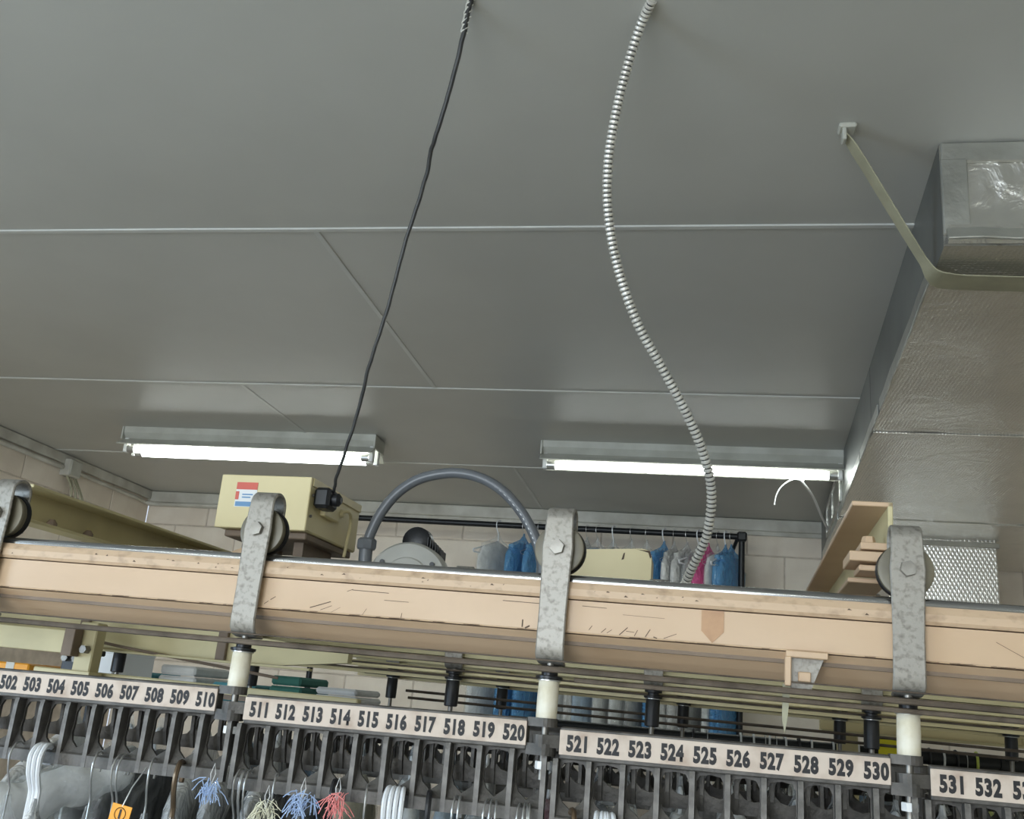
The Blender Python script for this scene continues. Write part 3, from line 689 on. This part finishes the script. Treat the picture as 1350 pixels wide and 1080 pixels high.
# cream frame pieces at lower left
t = thing('frame_channel', 'cream frame channel with brown straps under the beam, left of slot 510', 'channel', C(-.95, .40, 0))
obj('panel', MB().prism([(0, .062), (.40, .058), (.78, .061), (.9, .075), (.9, .092), (.0, .155)], 0, .02, 1), M['creamframe'], t)
for u in (.385, .66): obj('brown_strap', MB().bbox(u, u + .018, -.008, .0, .058, .13, .001), M['brown'], t)
obj('flange', MB().bbox(0, .84, -.014, .0, .056, .060, .001), M['creamframe'], t)
obj('tie_bar', MB().bbox(.3, .42, .02, .21, .10, .125, .001), M['brown'], t)
t = thing('frame_channel', 'lower cream frame panel with upright post at the far left edge', 'channel', C(-.95, .28, 0))
obj('panel', MB().bbox(0, .442, 0, .02, .046, .083, .001), M['creamframe'], t)
obj('brown_end', MB().bbox(.442, .462, -.002, .02, .042, .088, .001), M['brown'], t)
obj('post', MB().bbox(.452, .486, .022, .05, -.005, .10, .002), M['creamframe'], t)
obj('post_foot', MB().bbox(.448, .492, .015, .05, .0, .02, .001), M['creamframe'], t)
obj('bolt', MB().lathe([(.007, .008), (.007, .022), (.003, .012)], (.475, 0, .055), 'y', 6), M['bolt'], t)
obj('tie_bar', MB().bbox(.2, .26, .02, .13, .06, .075, .001), M['brown'], t)
dup(tb, C(-.63, .62, 0), 'leftmost second-run trolley with black roller, behind number 506', 'second-run trolleys')
o = obj('curved_edge_plate', MB().ribbon(smooth_path([(0, 0, .058), (.10, .01, .046), (.25, .03, .032), (.38, .05, .020)]), .005, .003, (0, .2, 1)), M['brown']); o.matrix_world = C(-.56, .37, .02)
tag(o, 'dark curved steel edge sloping under the cream frame channel', 'plate')
o = thing('clamp_block', 'black clamp assembly with bolts hanging behind number 506', 'clamp', C(-.60, .44, .035))
obj('body', MB().bbox(-.022, .02, 0, .03, -.02, .035, .003), M['black'], o)
obj('jaw', MB().bbox(.012, .05, .004, .026, .012, .022, .002), M['bearing'], o)
obj('upper_arm', MB().prism([(-.03, .05), (.03, .044), (.03, .03), (-.022, .034)], .004, .02, 1), M['bearing'], o)
for x in (-.012, .01): obj('bolt', MB().lathe([(.007, -.008), (.007, 0)], (x, 0, .004), 'y', 6), M['bolt'], o)
o = thing('lower_tie_bar', 'worn brownish tie bar just above numbers 505 to 510', 'bar', C(-.60, .34, -.002))
obj('bar', MB().bbox(0, .60, 0, .018, 0, .022, .002), M['creamframe'], o)
obj('worn_edge', MB().bbox(0, .60, -.002, .0, .0, .008, .0005), M['brown'], o)
o = thing('shelf_box', 'white carton seen behind the black clamp above number 505', 'box', Matrix.Translation(at(131, 890, 2.4)))
obj('carton', MB().bbox(-.035, .035, 0, .2, -.02, .075, .003), M['white'], o)
obj('carton_lid', MB().bbox(-.037, .037, -.003, .2, .055, .078, .002), M['white'], o)
o = thing('shelf_box', 'orange carton at the far left edge above number 502', 'box', Matrix.Translation(at(10, 893, 2.0)))
obj('carton', MB().bbox(-.05, .045, 0, .15, -.03, .032, .003), M['orange'], o)
obj('carton_tape', MB().box(-.01, .01, -.001, 0, -.03, .032), M['trim'], o)
o = thing('wall_shelf', 'white board shelf behind the clutter at the lower left', 'shelf', Matrix.Translation((-1.75, 2.6, 1.58)))
obj('board', MB().bbox(0, .95, 0, .3, 0, .02, .002), M['white'], o)
for x in (.05, .85): obj('shelf_leg', MB().bbox(x, x + .03, .1, .13, -1.58, 0, .002), M['pipe'], o)
for i, (x, w_, h, cl) in enumerate(((.02, .12, .07, 'maroon'), (.17, .10, .06, 'teal'), (.30, .12, .085, 'white'), (.46, .14, .05, 'teal'), (.63, .10, .08, 'green'), (.76, .13, .06, 'white'))):
    q = thing('folded_cloth', '%s folded cloth, number %s along the board shelf from the left' % (cn[cl], ('one', 'two', 'three', 'four', 'five', 'six')[i]), 'cloth', Matrix.Translation((-1.75 + x, 2.62, 1.60)), 'folded cloths on the board shelf')
    for z in range(3): obj('fold', MB().bbox(.003 * z, w_ - .004 * z, .0, .22, h * z / 3, h * (z + 1) / 3 - .002, .006), M['cloth_' + cl], q)
# far cream channel at lower right
p0 = Vector((.35, 2.85, 1.65))
t = thing('frame_channel', 'long cream frame channel behind the third beam at right', 'channel', Matrix.Translation(p0))
obj('panel', MB().bbox(0, 1.6, 0, .02, .0, .095, .002), M['cream'], t)
obj('flange', MB().bbox(0, 1.6, -.04, 0, .088, .095, .001), M['creamframe'], t)
obj('lower_flange', MB().bbox(0, 1.6, -.04, 0, .0, .007, .001), M['creamframe'], t)
for x in (.5, 1.05): obj('splice_plate', MB().bbox(x, x + .1, -.006, .0, .012, .082, .001), M['creamframe'], t)
for x in (.05, 1.5): obj('leg', MB().bbox(x, x + .05, .02, .06, -1.65, .06, .002), M['creamframe'], t)

# ================================================================== DRIVE UNIT: control box, motor, conduit
BM = Matrix.Translation((-.903, 1.75, 1.934)) @ Matrix.Rotation(radians(-2.6), 4, 'Z')
t = thing('control_box', 'cream metal control box with a red and blue sticker, above the beam', 'control box', BM)
bw, bd, bh = .186, .262, .101
obj('box_body', MB().bbox(0, bw, .004, bd, 0, bh, .003), M['cream'], t)
obj('front_cover', MB().bbox(-.0015, bw + .0015, -.003, .0055, -.001, bh + .002, .0015), M['cream'], t)
obj('lid_lip', MB().bbox(-.002, bw + .003, .006, bd, bh - .014, bh + .002, .001), M['cream'], t)
stk = obj('sticker', MB().box(.034, .078, -.0036, -.003, .040, .088), M['white'], t); tag(stk, 'small red, white and blue sticker')
obj('red_print', MB().box(.034, .078, -.0042, -.0036, .074, .088).box(.034, .041, -.0042, -.0036, .054, .070), M['red'], stk)
obj('blue_print', MB().box(.036, .072, -.0042, -.0036, .041, .050).box(.048, .07, -.0042, -.0036, .063, .0655).box(.048, .066, -.0042, -.0036, .0575, .060), M['blue'], stk)
for z in (.03, .07): obj('screw', MB().lathe([(.003, 0), (.003, .003), (.001, .004)], (bw + .001, .012, z), 'x', 8), M['bolt'], t)
out = obj('outlet', MB().bbox(bw, bw + .012, .055, .13, .040, .078, .002), M['cream'], t)
pl = obj('black_plug', MB().bbox(bw + .001, bw + .034, .014, .062, .048, .088, .006), M['black'], t)
obj('plug_cap', MB().lathe([(.013, .03), (.013, .05), (.006, .056)], (bw - .006, .038, .068), 'x', 12), M['black'], pl)
obj('side_wire', MB().tube(smooth_path([(bw + .012, .13, .062), (bw + .022, .15, .066), (bw + .016, .18, .05), (bw + .008, .19, .0), (bw + .006, .19, -.02)]), .0035, 8), M['cream'], t)
obj('cable_gland', MB().lathe([(.009, 0), (.009, .012), (.006, .018)], (bw, .135, .06), 'x', 10), M['cream'], t)
for x in (.03, .14):
    obj('leg', MB().box(x, x + .02, .06, .20, -.118, .0), M['brown'], t)
obj('base_tray', MB().bbox(.01, bw - .005, .02, bd - .01, -.014, -.0005, .002), M['brown'], t)
# idler wheel behind trolley 2
c0 = at(322, 765, 1.66)
o = thing('idler_wheel', 'tan rimmed idler wheel half hidden behind the second trolley', 'wheel', Matrix.Translation(c0))
obj('rim', MB().lathe([(.052, 0), (.06, .003), (.06, .024), (.052, .027), (.049, .025), (.049, .002)], (0, 0, 0), 'y', 40), M['tan'], o)
obj('hub', MB().lathe([(.012, -.004), (.05, .004), (.05, .02), (.012, .05)], (0, 0, 0), 'y', 24), M['brown'], o)
obj('mount', MB().box(-.02, .02, .028, .16, -.05, .02), M['brown'], o)
# gear motor on the second beam
c0 = at(535, 772, 1.87)
o = thing('gear_motor', 'grey gear motor cover with a black ribbed knob, right of the control box', 'motor', Matrix.Translation(c0))
obj('cover', MB().lathe([(.02, -.008), (.062, -.008), (.081, -.004), (.086, .004), (.086, .03), (.08, .035)], (0, 0, 0), 'y', 48), M['greycap'], o)
obj('raised_boss', MB().lathe([(.03, -.014), (.046, -.012), (.05, -.006)], (0, 0, .006), 'y', 32), M['greycap'], o)
for a in (40, 140, 90 + 180): obj('cover_screw', MB().lathe([(.005, -.0115), (.005, -.006)], (.066 * cos(radians(a)), 0, .066 * sin(radians(a))), 'y', 8), M['black'], o)
obj('motor_body', MB().lathe([(.06, .035), (.06, .11), (.05, .12)], (0, 0, -.005), 'y', 32), M['greycap'], o)
kn = obj('black_knob', MB().lathe([(.022, .05), (.030, .056), (.031, .08), (.024, .09)], (-.004, 0, .096), 'y', 24), M['black'], o)
rb = MB()
for k in range(6): rb.bbox(.020 + k * .0055, .023 + k * .0055, .05, .095, .045, .106 - k * .005, .001)
obj('cooling_ribs', rb, M['black'], kn)
obj('knob_stem', MB().bbox(-.015, .038, .05, .09, .05, .08, .003), M['black'], kn)
obj('mounting_foot', MB().box(-.03, .03, .02, .10, -.12, -.05), M['greycap'], o)
o = obj('round_flange', MB().lathe([(.05, 0), (.05, .012)], (0, 0, 0), 'y', 32), M['black'], o); o.location = (.03, .036, .002)
# flexible grey conduit loop
px = [(481, 745), (483, 722), (490, 700), (503, 675), (523, 651), (548, 634), (575, 626), (605, 624), (635, 631), (662, 647), (685, 672), (700, 697), (710, 722), (716, 752)]
pts = smooth_path([at(x, y, 1.86) for x, y in px], 8); top = pts[0]
t = thing('flexible_conduit', 'grey flexible conduit arching over the gear motor', 'conduit', Matrix.Translation(top))
rel = [p - top for p in pts]
obj('hose', MB().tube(rel, .0105, 14), M['grey'], t)
obj('end_fitting', MB().tube(rel[:9], .0135, 12), M['grey'], t)
obj('fitting_nut', MB().lathe([(.018, -.004), (.02, .0), (.02, .014), (.016, .018)], rel[8], 'z', 8), M['grey'], t)
ds = MB()
for i in range(64, len(rel) - 6, 2):
    d = (rel[i + 1] - rel[i]); p = rel[i] + Vector((-.004, -.0098, 0)); nn = Vector((-d.z, 0, d.x)).normalized() * .0011
    ds.add([p - nn, p + nn, p + d * .9 + nn, p + d * .9 - nn], [(0, 1, 2, 3)])
tag(obj('printed_dashes', ds, M['white'], t), 'white printed dashes on the conduit', kind='stuff')
obj('far_fitting', MB().tube([rel[-1] + Vector((0, 0, .01)), rel[-1] + Vector((.002, 0, -.09))], .0135, 12), M['grey'], t)
# cream cover plate with chipped corner
c0 = at(765, 757, 2.05)
sx = at(858, 762, 2.05).x - c0.x
o = thing('cover_plate', 'cream metal cover plate with a chipped black corner, beside the middle trolley', 'panel', Matrix.Translation(c0))
obj('plate', MB().prism([(-.03, -.10), (sx, -.10), (sx, .044), (sx - .004, .056), (sx - .02, .060), (0, .052), (-.03, .05)], 0, .006, 1), M['cream'], o)
obj('plate_side', MB().box(sx - .004, sx, .006, .12, -.10, .046), M['cream'], o)
ch = MB().add([(sx - .032, -.0006, .058), (sx - .004, -.0006, .056), (sx, -.0006, .044), (sx - .003, -.0006, .040), (sx - .007, -.0006, .052), (sx - .018, -.0006, .055)], [(0, 1, 2, 3, 4, 5)])
ch.add([(sx - .062, -.0006, .034), (sx - .058, -.0006, .048), (sx - .055, -.0006, .050), (sx - .057, -.0006, .036)], [(0, 1, 2, 3)])
obj('chipped_paint', ch, M['scuff'], o)
obj('support_arm', MB().box(.04, .07, -.19, .0, -.10, -.085), M['brown'], o)

# ================================================================== HANGERS AND GARMENTS
def hook_path(r, neck):
    p = [(r * cos(a) - r, r * sin(a) - r) for a in [radians(d) for d in range(-25, 181, 20)]]
    p += [(-1.8 * r, -r * 1.9), (-r * 1.15, -r * 2.9), (-r, -r * 3.6), (-r, -neck)]
    return p
HANG = {}
def hanger_meshes(kind, r, neck):
    key = (kind, r, neck)
    if key in HANG: return HANG[key]
    m, wr = {'wire': (M['wire'], .0013), 'bronze': (M['wirebrown'], .0034), 'white': (M['hangwhite'], .0032), 'black': (M['hangblack'], .0036), 'lime': (M['lime'], .004)}[kind]
    hp = smooth_path([(0, t, z) for t, z in hook_path(r, neck)], 2)
    hk = mesh('hook', MB().tube(hp, wr, 7), m)
    sh = [(0, -r - .20, -neck - .075), (0, -r - .1, -neck - .04), (0, -r, -neck), (0, -r + .1, -neck - .04), (0, -r + .20, -neck - .075), (0, -r + .195, -neck - .085), (0, -r, -neck - .088), (0, -r - .195, -neck - .085), (0, -r - .20, -neck - .075)]
    sb = mesh('shoulder_bar', MB().tube(sh, wr * (1.0 if kind in ('wire', 'bronze') else 1.5), 6), m)
    HANG[key] = (hk, sb); return HANG[key]
def place_hanger(mw, kind, label, group, r=.018, neck=.105):
    hk, sb = hanger_meshes(kind, r, neck)
    t = thing('clothes_hanger', label, 'hanger', mw, group)
    obj('hook', hk, None, t); obj('shoulder_bar', sb, None, t); return t
def loft(rings, seed, nz=.006, n=28, openb=True):
    mb = MB(); vs = []
    for i, (z, hw, ht) in enumerate(rings):
        for k in range(n):
            a = 2 * pi * k / n; c, s_ = cos(a), sin(a)
            y = hw * math.copysign(abs(c) ** .8, c); x = ht * math.copysign(abs(s_) ** .8, s_)
            q = nz * noise.noise((k * .55 + seed * 3.1, z * 9, seed)) + nz * .8 * noise.noise((k * 1.4, z * 4 + seed, 7.0))
            f_ = min(1, hw / .06)
            vs.append((x + q * f_ * (1 if s_ >= 0 else -1) * abs(s_), y + q * f_, z + q * .5 * f_))
    m_ = len(rings)
    fs = [(i * n + k, i * n + (k + 1) % n, (i + 1) * n + (k + 1) % n, (i + 1) * n + k) for i in range(m_ - 1) for k in range(n)]
    fs.append(tuple(range(n)))
    mb.add(vs, fs); mb.sm = True; return mb
def garment(mw, cloth, bag, label, group, seed, length=.85, drop=.125, off=.018, wide=1.0, thick=.5):
    """a garment on its hanger with its bag; local z=0 at the hook rest, y along the hanger"""
    t = thing('bagged_garment', label, 'garment', mw, group)
    R = [(0.0, .035, .022), (-.012, .07, .03), (-.035, .13, .036), (-.06, .185 * wide, .04), (-.085, .212 * wide, .042), (-.14, .215 * wide, .045), (-.3, .2 * wide, .05), (-.5, .195 * wide, .052), (-length, .2 * wide, .055)]
    o1 = obj('garment_body', loft([(z - drop, a, b * thick) for z, a, b in R], seed, .006), M['cloth_' + cloth], t); o1.location = (0, -off, 0)
    R2 = [(.060, .006, .006), (.045, .010, .009), (.020, .035, .022), (.004, .075, .034), (-.02, .135, .042), (-.045, .19 * wide, .047), (-.075, .224 * wide, .05), (-.14, .228 * wide, .054), (-.3, .215 * wide, .058), (-.5, .21 * wide, .06), (-length - .06, .212 * wide, .062)]
    if bag:
        o2 = obj('plastic_bag', loft([(z - drop, a, b * thick) for z, a, b in R2], seed + 9, .009), M[bag], t); o2.location = (0, -off, 0)
        tag(o2, {'film': 'clear plastic bag', 'filmblue': 'blue plastic bag', 'filmpink': 'pink plastic bag', 'filmwhite': 'milky plastic bag'}[bag])
    return t
def slot_u(n_):
    k = (n_ - 511) // 10; j = (n_ - 511) % 10
    return -.0405 + SEC * k + A0 + CP * (j + .5) + (.0)
# front run: (slot, hanger, cloth, bag, yaw)
front = [(501, 'wire', 'charcoal', 'film', 16), (503, 'wire', 'pink', 'film', 10), (504, 'white', 'white', 'filmwhite', 19), (506, 'wire', 'pale', 'film', 17), (508, 'wire', 'charcoal', 'film', 19), (509, 'bronze', 'black', 'film', 16), (511, 'wire', 'cream', 'filmwhite', 10), (512, 'wire', 'navy', 'film', 17), (514, 'black', 'grey', 'film', 12), (515, 'wire', 'maroon', 'film', 18), (517, 'black', 'grey', 'filmwhite', 16), (518, 'wire', 'charcoal', 'film', 11), (520, 'wire', 'white', 'film', 16), (521, 'bronze', 'cream', 'film', 18), (522, 'white', 'pale', 'film', 12), (524, 'wire', 'green', 'film', 17), (526, 'white', 'charcoal', 'film', 10), (527, 'wire', 'blue', 'film', 15), (529, 'white', 'black', 'filmwhite', 17), (532, 'wire', 'grey', 'film', 11)]
for n_, hk, cl, bg_, yw in front:
    u = slot_u(n_)
    mw = C(u, .013, -.0725, radians(yw))
    place_hanger(mw, hk, '%s hanger hooked in the %s' % ({'wire': 'thin silver wire', 'white': 'white plastic', 'bronze': 'thick bronze', 'black': 'black plastic'}[hk], pocket(n_)), 'hangers in the numbered slots')
    garment(mw, cl, bg_, '%s garment in a %s bag under the %s' % (cn[cl], 'milky' if bg_ == 'filmwhite' else 'clear', pocket(n_)), 'bagged garments under the numbered slots', n_, .8, thick=.55)
# runs two and three
pal = ['white', 'white', 'navy', 'pale', 'charcoal', 'white', 'black', 'cream', 'blue', 'white', 'charcoal', 'grey', 'white', 'maroon']
for v, nm, us in ((.62, 'second', [-.66 + .083 * k for k in range(22)]), (1.12, 'third', [-.55 + .14 * k for k in range(14)])):
    for i, u in enumerate(us):
        u += random.uniform(-.02, .02)
        mw = C(u, v - .006, -.0735, radians(14 + random.uniform(-7, 7)))
        cl = pal[(i * 5 + (3 if v > 1 else 0)) % len(pal)]
        place_hanger(mw, random.choice(['wire', 'white', 'white', 'black']), '%s hanger from the left on the %s conveyor run, glimpsed through the numbered bars' % (ORD[i], nm), 'hangers on the %s run' % nm, .016, .05)
        garment(mw, cl, random.choice(['film', 'film', 'filmwhite']), '%s bagged garment from the left on the %s conveyor run, %s' % (ORD[i], nm, cn[cl]), 'bagged garments on the %s run' % nm, i + v * 100, .8, .04)
# extra bundles of hangers in some slots
for n_, k_ in ((504, 3), (516, 4), (518, 2), (522, 4), (519, 3), (520, 3), (526, 3), (527, 3), (530, 2), (507, 2), (511, 3)):
    for q in range(k_):
        place_hanger(C(slot_u(n_) + .0045 * (q - (k_ - 1) / 2), .013, -.0725, radians(4 + 4 * q)), 'white' if n_ in (504, 522, 526, 527, 516) else 'wire', '%s empty hanger bundled in the %s' % (ORD[q], pocket(n_)), 'empty hangers in slot %d' % n_)
a_, b_ = at(-30, 1075, 1.50), at(175, 1012, 1.72)
o = thing('wrapped_bundle', 'white plastic-wrapped bundle lying diagonally below slots 502 to 506', 'bundle', Matrix.Translation(a_))
n = 14; ax = [Vector((0, 0, 0)).lerp(b_ - a_, k / n) + Vector((0, 0, .004 * sin(k * 1.1))) for k in range(n + 1)]
obj('roll', MB().tube(ax, [.012] + [.034 + .003 * sin(k * 1.9) for k in range(n - 1)] + [.010], 14), M['cloth_white'], o)
obj('plastic_wrap', MB().tube(ax, [.016] + [.040 + .004 * sin(k * 2.3 + 1) for k in range(n - 1)] + [.014], 18), M['film'], o)
# fringes of plastic tag ties and the orange tag
def fringe(px_, py_, c, label, s_=1.0):
    p0 = at(px_, py_, 1.19); t = thing('tag_fringe', label, 'tag ties', Matrix.Translation(p0))
    mb = MB()
    for k in range(48):
        b0 = Vector((random.uniform(-.012, .012), random.uniform(-.008, .008), random.uniform(.0, .018))) * s_
        d = Vector((random.uniform(-.8, .6), random.uniform(-.4, .4), random.uniform(-1.8, -.1))).normalized() * random.uniform(.01, .024) * s_
        mb.tube([b0, b0 + d * .5 + Vector((0, 0, .002)), b0 + d], .00055, 4)
    obj('ties', mb, M['fringe_' + c], t); t.children[0]['kind'] = 'stuff'
    obj('loop', MB().tube([(0, 0, .008), (-.003, .002, .022), (0, .003, .034), (.003, .002, .022), (0, 0, .008)], .0006, 4), M['white'], t)
fringe(276, 1046, 'blue', 'blue and white plastic tie fringe below slot 510')
fringe(396, 1066, 'blue', 'blue plastic tie fringe below slot 513', 1.2)
fringe(442, 1066, 'pink', 'pink plastic tie fringe below slot 514')
fringe(348, 1076, 'cream', 'cream plastic tie fringe below slot 512', 1.1)
p0 = at(157, 1078, 1.02)
t = thing('paper_tag', 'orange card tag printed with the number 1', 'tag', Matrix.Translation(p0) @ Matrix.Rotation(radians(8), 4, 'Y'))
obj('card', MB().bbox(-.0115, .0115, -.0004, .0004, -.03, .0125, .0003), M['orange'], t)
d1 = digits('1')
for vv in d1.vertices: vv.co = Vector((vv.co.x * .7, -.0008, vv.co.z * .5 + .0035))
obj('number', d1, None, t)
ring = MB().tube([(.0062 * cos(a), -.0007, .0035 + .0062 * sin(a)) for a in [2 * pi * k / 20 for k in range(21)]], .0004, 4); obj('circle', ring, M['ink'], t)
obj('string', MB().tube([(0, 0, .011), (.002, .004, .03), (.003, .02, .05)], .0008, 5), M['wire'], t)

# ================================================================== BACK WALL RACK
R0 = Vector((-2.0, 5.2, 2.583))
t = thing('pipe_rack', 'black pipe clothes rack standing against the back wall', 'rack', Matrix.Translation((-.87, 5.2, 0)))
zx = .257 + .87
obj('top_rail', MB().tube([(-1.13, 0, 2.585), (zx, 0, 2.585)], .016, 12), M['pipe'], t)
obj('corner_elbow', MB().bbox(zx - .025, zx + .025, -.024, .024, 2.56, 2.61, .008), M['pipe'], t)
for x in (-1.13, zx): obj('post', MB().tube([(x, 0, 0), (x, 0, 2.58)], .016, 12), M['pipe'], t)
obj('post', MB().tube([(zx - .06, .12, 0), (zx - .06, .12, 2.5)], .01, 12), M['pipe'], t)
obj('brace', MB().tube([(zx - .06, .12, 2.48), (zx - .02, 0, 2.58)], .01, 8), M['pipe'], t)
obj('lower_rail', MB().tube([(-1.13, 0, .15), (zx, 0, .15)], .014, 10), M['pipe'], t)
rack = [(-1.02, 'white', 'film'), (-.88, 'blue', 'filmblue'), (-.80, 'blue', 'filmblue'), (-.60, 'white', 'film'), (-.54, 'white', 'filmwhite'), (-.48, 'pale', 'film'), (-.40, 'white', 'film'), (-.30, 'white', 'film'), (-.22, 'grey', 'film'), (-.13, 'blue', 'filmblue'), (-.08, 'white', 'filmwhite'), (-.01, 'white', 'filmwhite'), (.05, 'grey', 'film'), (.10, 'pink', 'filmpink'), (.145, 'white', 'film'), (.185, 'blue', 'filmblue'), (.215, 'blue', 'filmblue')]
for i, (x, cl, bg_) in enumerate(rack):
    mw = T(x, 5.2 + .024, 2.585 + .024) @ Matrix.Rotation(radians(-24 + random.uniform(-6, 6)), 4, 'Z')
    place_hanger(mw, 'wire' if i % 3 else 'white', '%s hanger from the left on the black back-wall rail' % ORD[i], 'hangers on the back rack', .024, .115)
    lab = '%s bagged garment from the left on the black back-wall rail, in %s plastic' % (ORD[i], {'film': 'clear', 'filmblue': 'blue', 'filmpink': 'pink', 'filmwhite': 'milky'}[bg_])
    garment(mw, cl, bg_, lab, 'bagged garments on the back rack', i + 500, .32 if cl == 'pink' else .98, .125, .024, .72)

# ================================================================== LOW RAIL WITH EMPTY HANGERS
p0 = Vector((-.55, 3.2, 1.602))
t = thing('hanger_rail', 'dark pipe rail full of hanger hooks behind the number strips', 'rail', Matrix.Translation(p0))
obj('pipe', MB().tube([(0, 0, 0), (2.0, 0, 0)], .019, 14), M['pipe'], t)
obj('joint_sleeve', MB().tube([(1.44, 0, 0), (1.50, 0, 0)], .024, 14), M['pipe'], t)
for x in (.01, 1.98): obj('leg', MB().tube([(x, 0, -1.602), (x, 0, 0)], .018, 10), M['pipe'], t)
xs = [.02, .06, .16, .20, .235, .25, .265, .29, .33, .37, .43, .47, .50, .53, .57, .60, .635, .66, .70, .735, .77, .80, .83]
for i, x in enumerate(xs):
    mw = T(x, 3.2 + .024, 1.602 + .026) @ Matrix.Rotation(radians(random.uniform(-7, 7)), 4, 'Z')
    kd = 'lime' if i == len(xs) - 1 else random.choice(['white', 'white', 'wire', 'black'])
    place_hanger(mw, kd, 'lime green hanger at the right end of the low dark rail' if kd == 'lime' else '%s hanger from the left over the low dark pipe rail' % ORD[i], None if kd == 'lime' else 'hangers on the low pipe rail', .024, .085)
    if i % 2 == 0:
        cl = pal[(i * 3) % len(pal)]
        garment(mw, cl, 'film', '%s garment bag from the left under the low dark pipe rail, %s inside' % (ORD[i // 2], cn[cl]), 'bagged garments on the low rail', i + 900, .9, .095, .024, thick=.4)
p0 = at(1177, 983, 3.15)
t = thing('paper_tag', 'bright yellow card tag above the low rail, left of the right roller', 'tag', Matrix.Translation(p0))
obj('card', MB().bbox(-.04, .04, -.001, .001, -.03, .03, .0005), M['yellow'], t)
obj('fold', MB().bbox(-.04, .04, -.001, .03, -.032, -.029, .0005), M['yellow'], t)
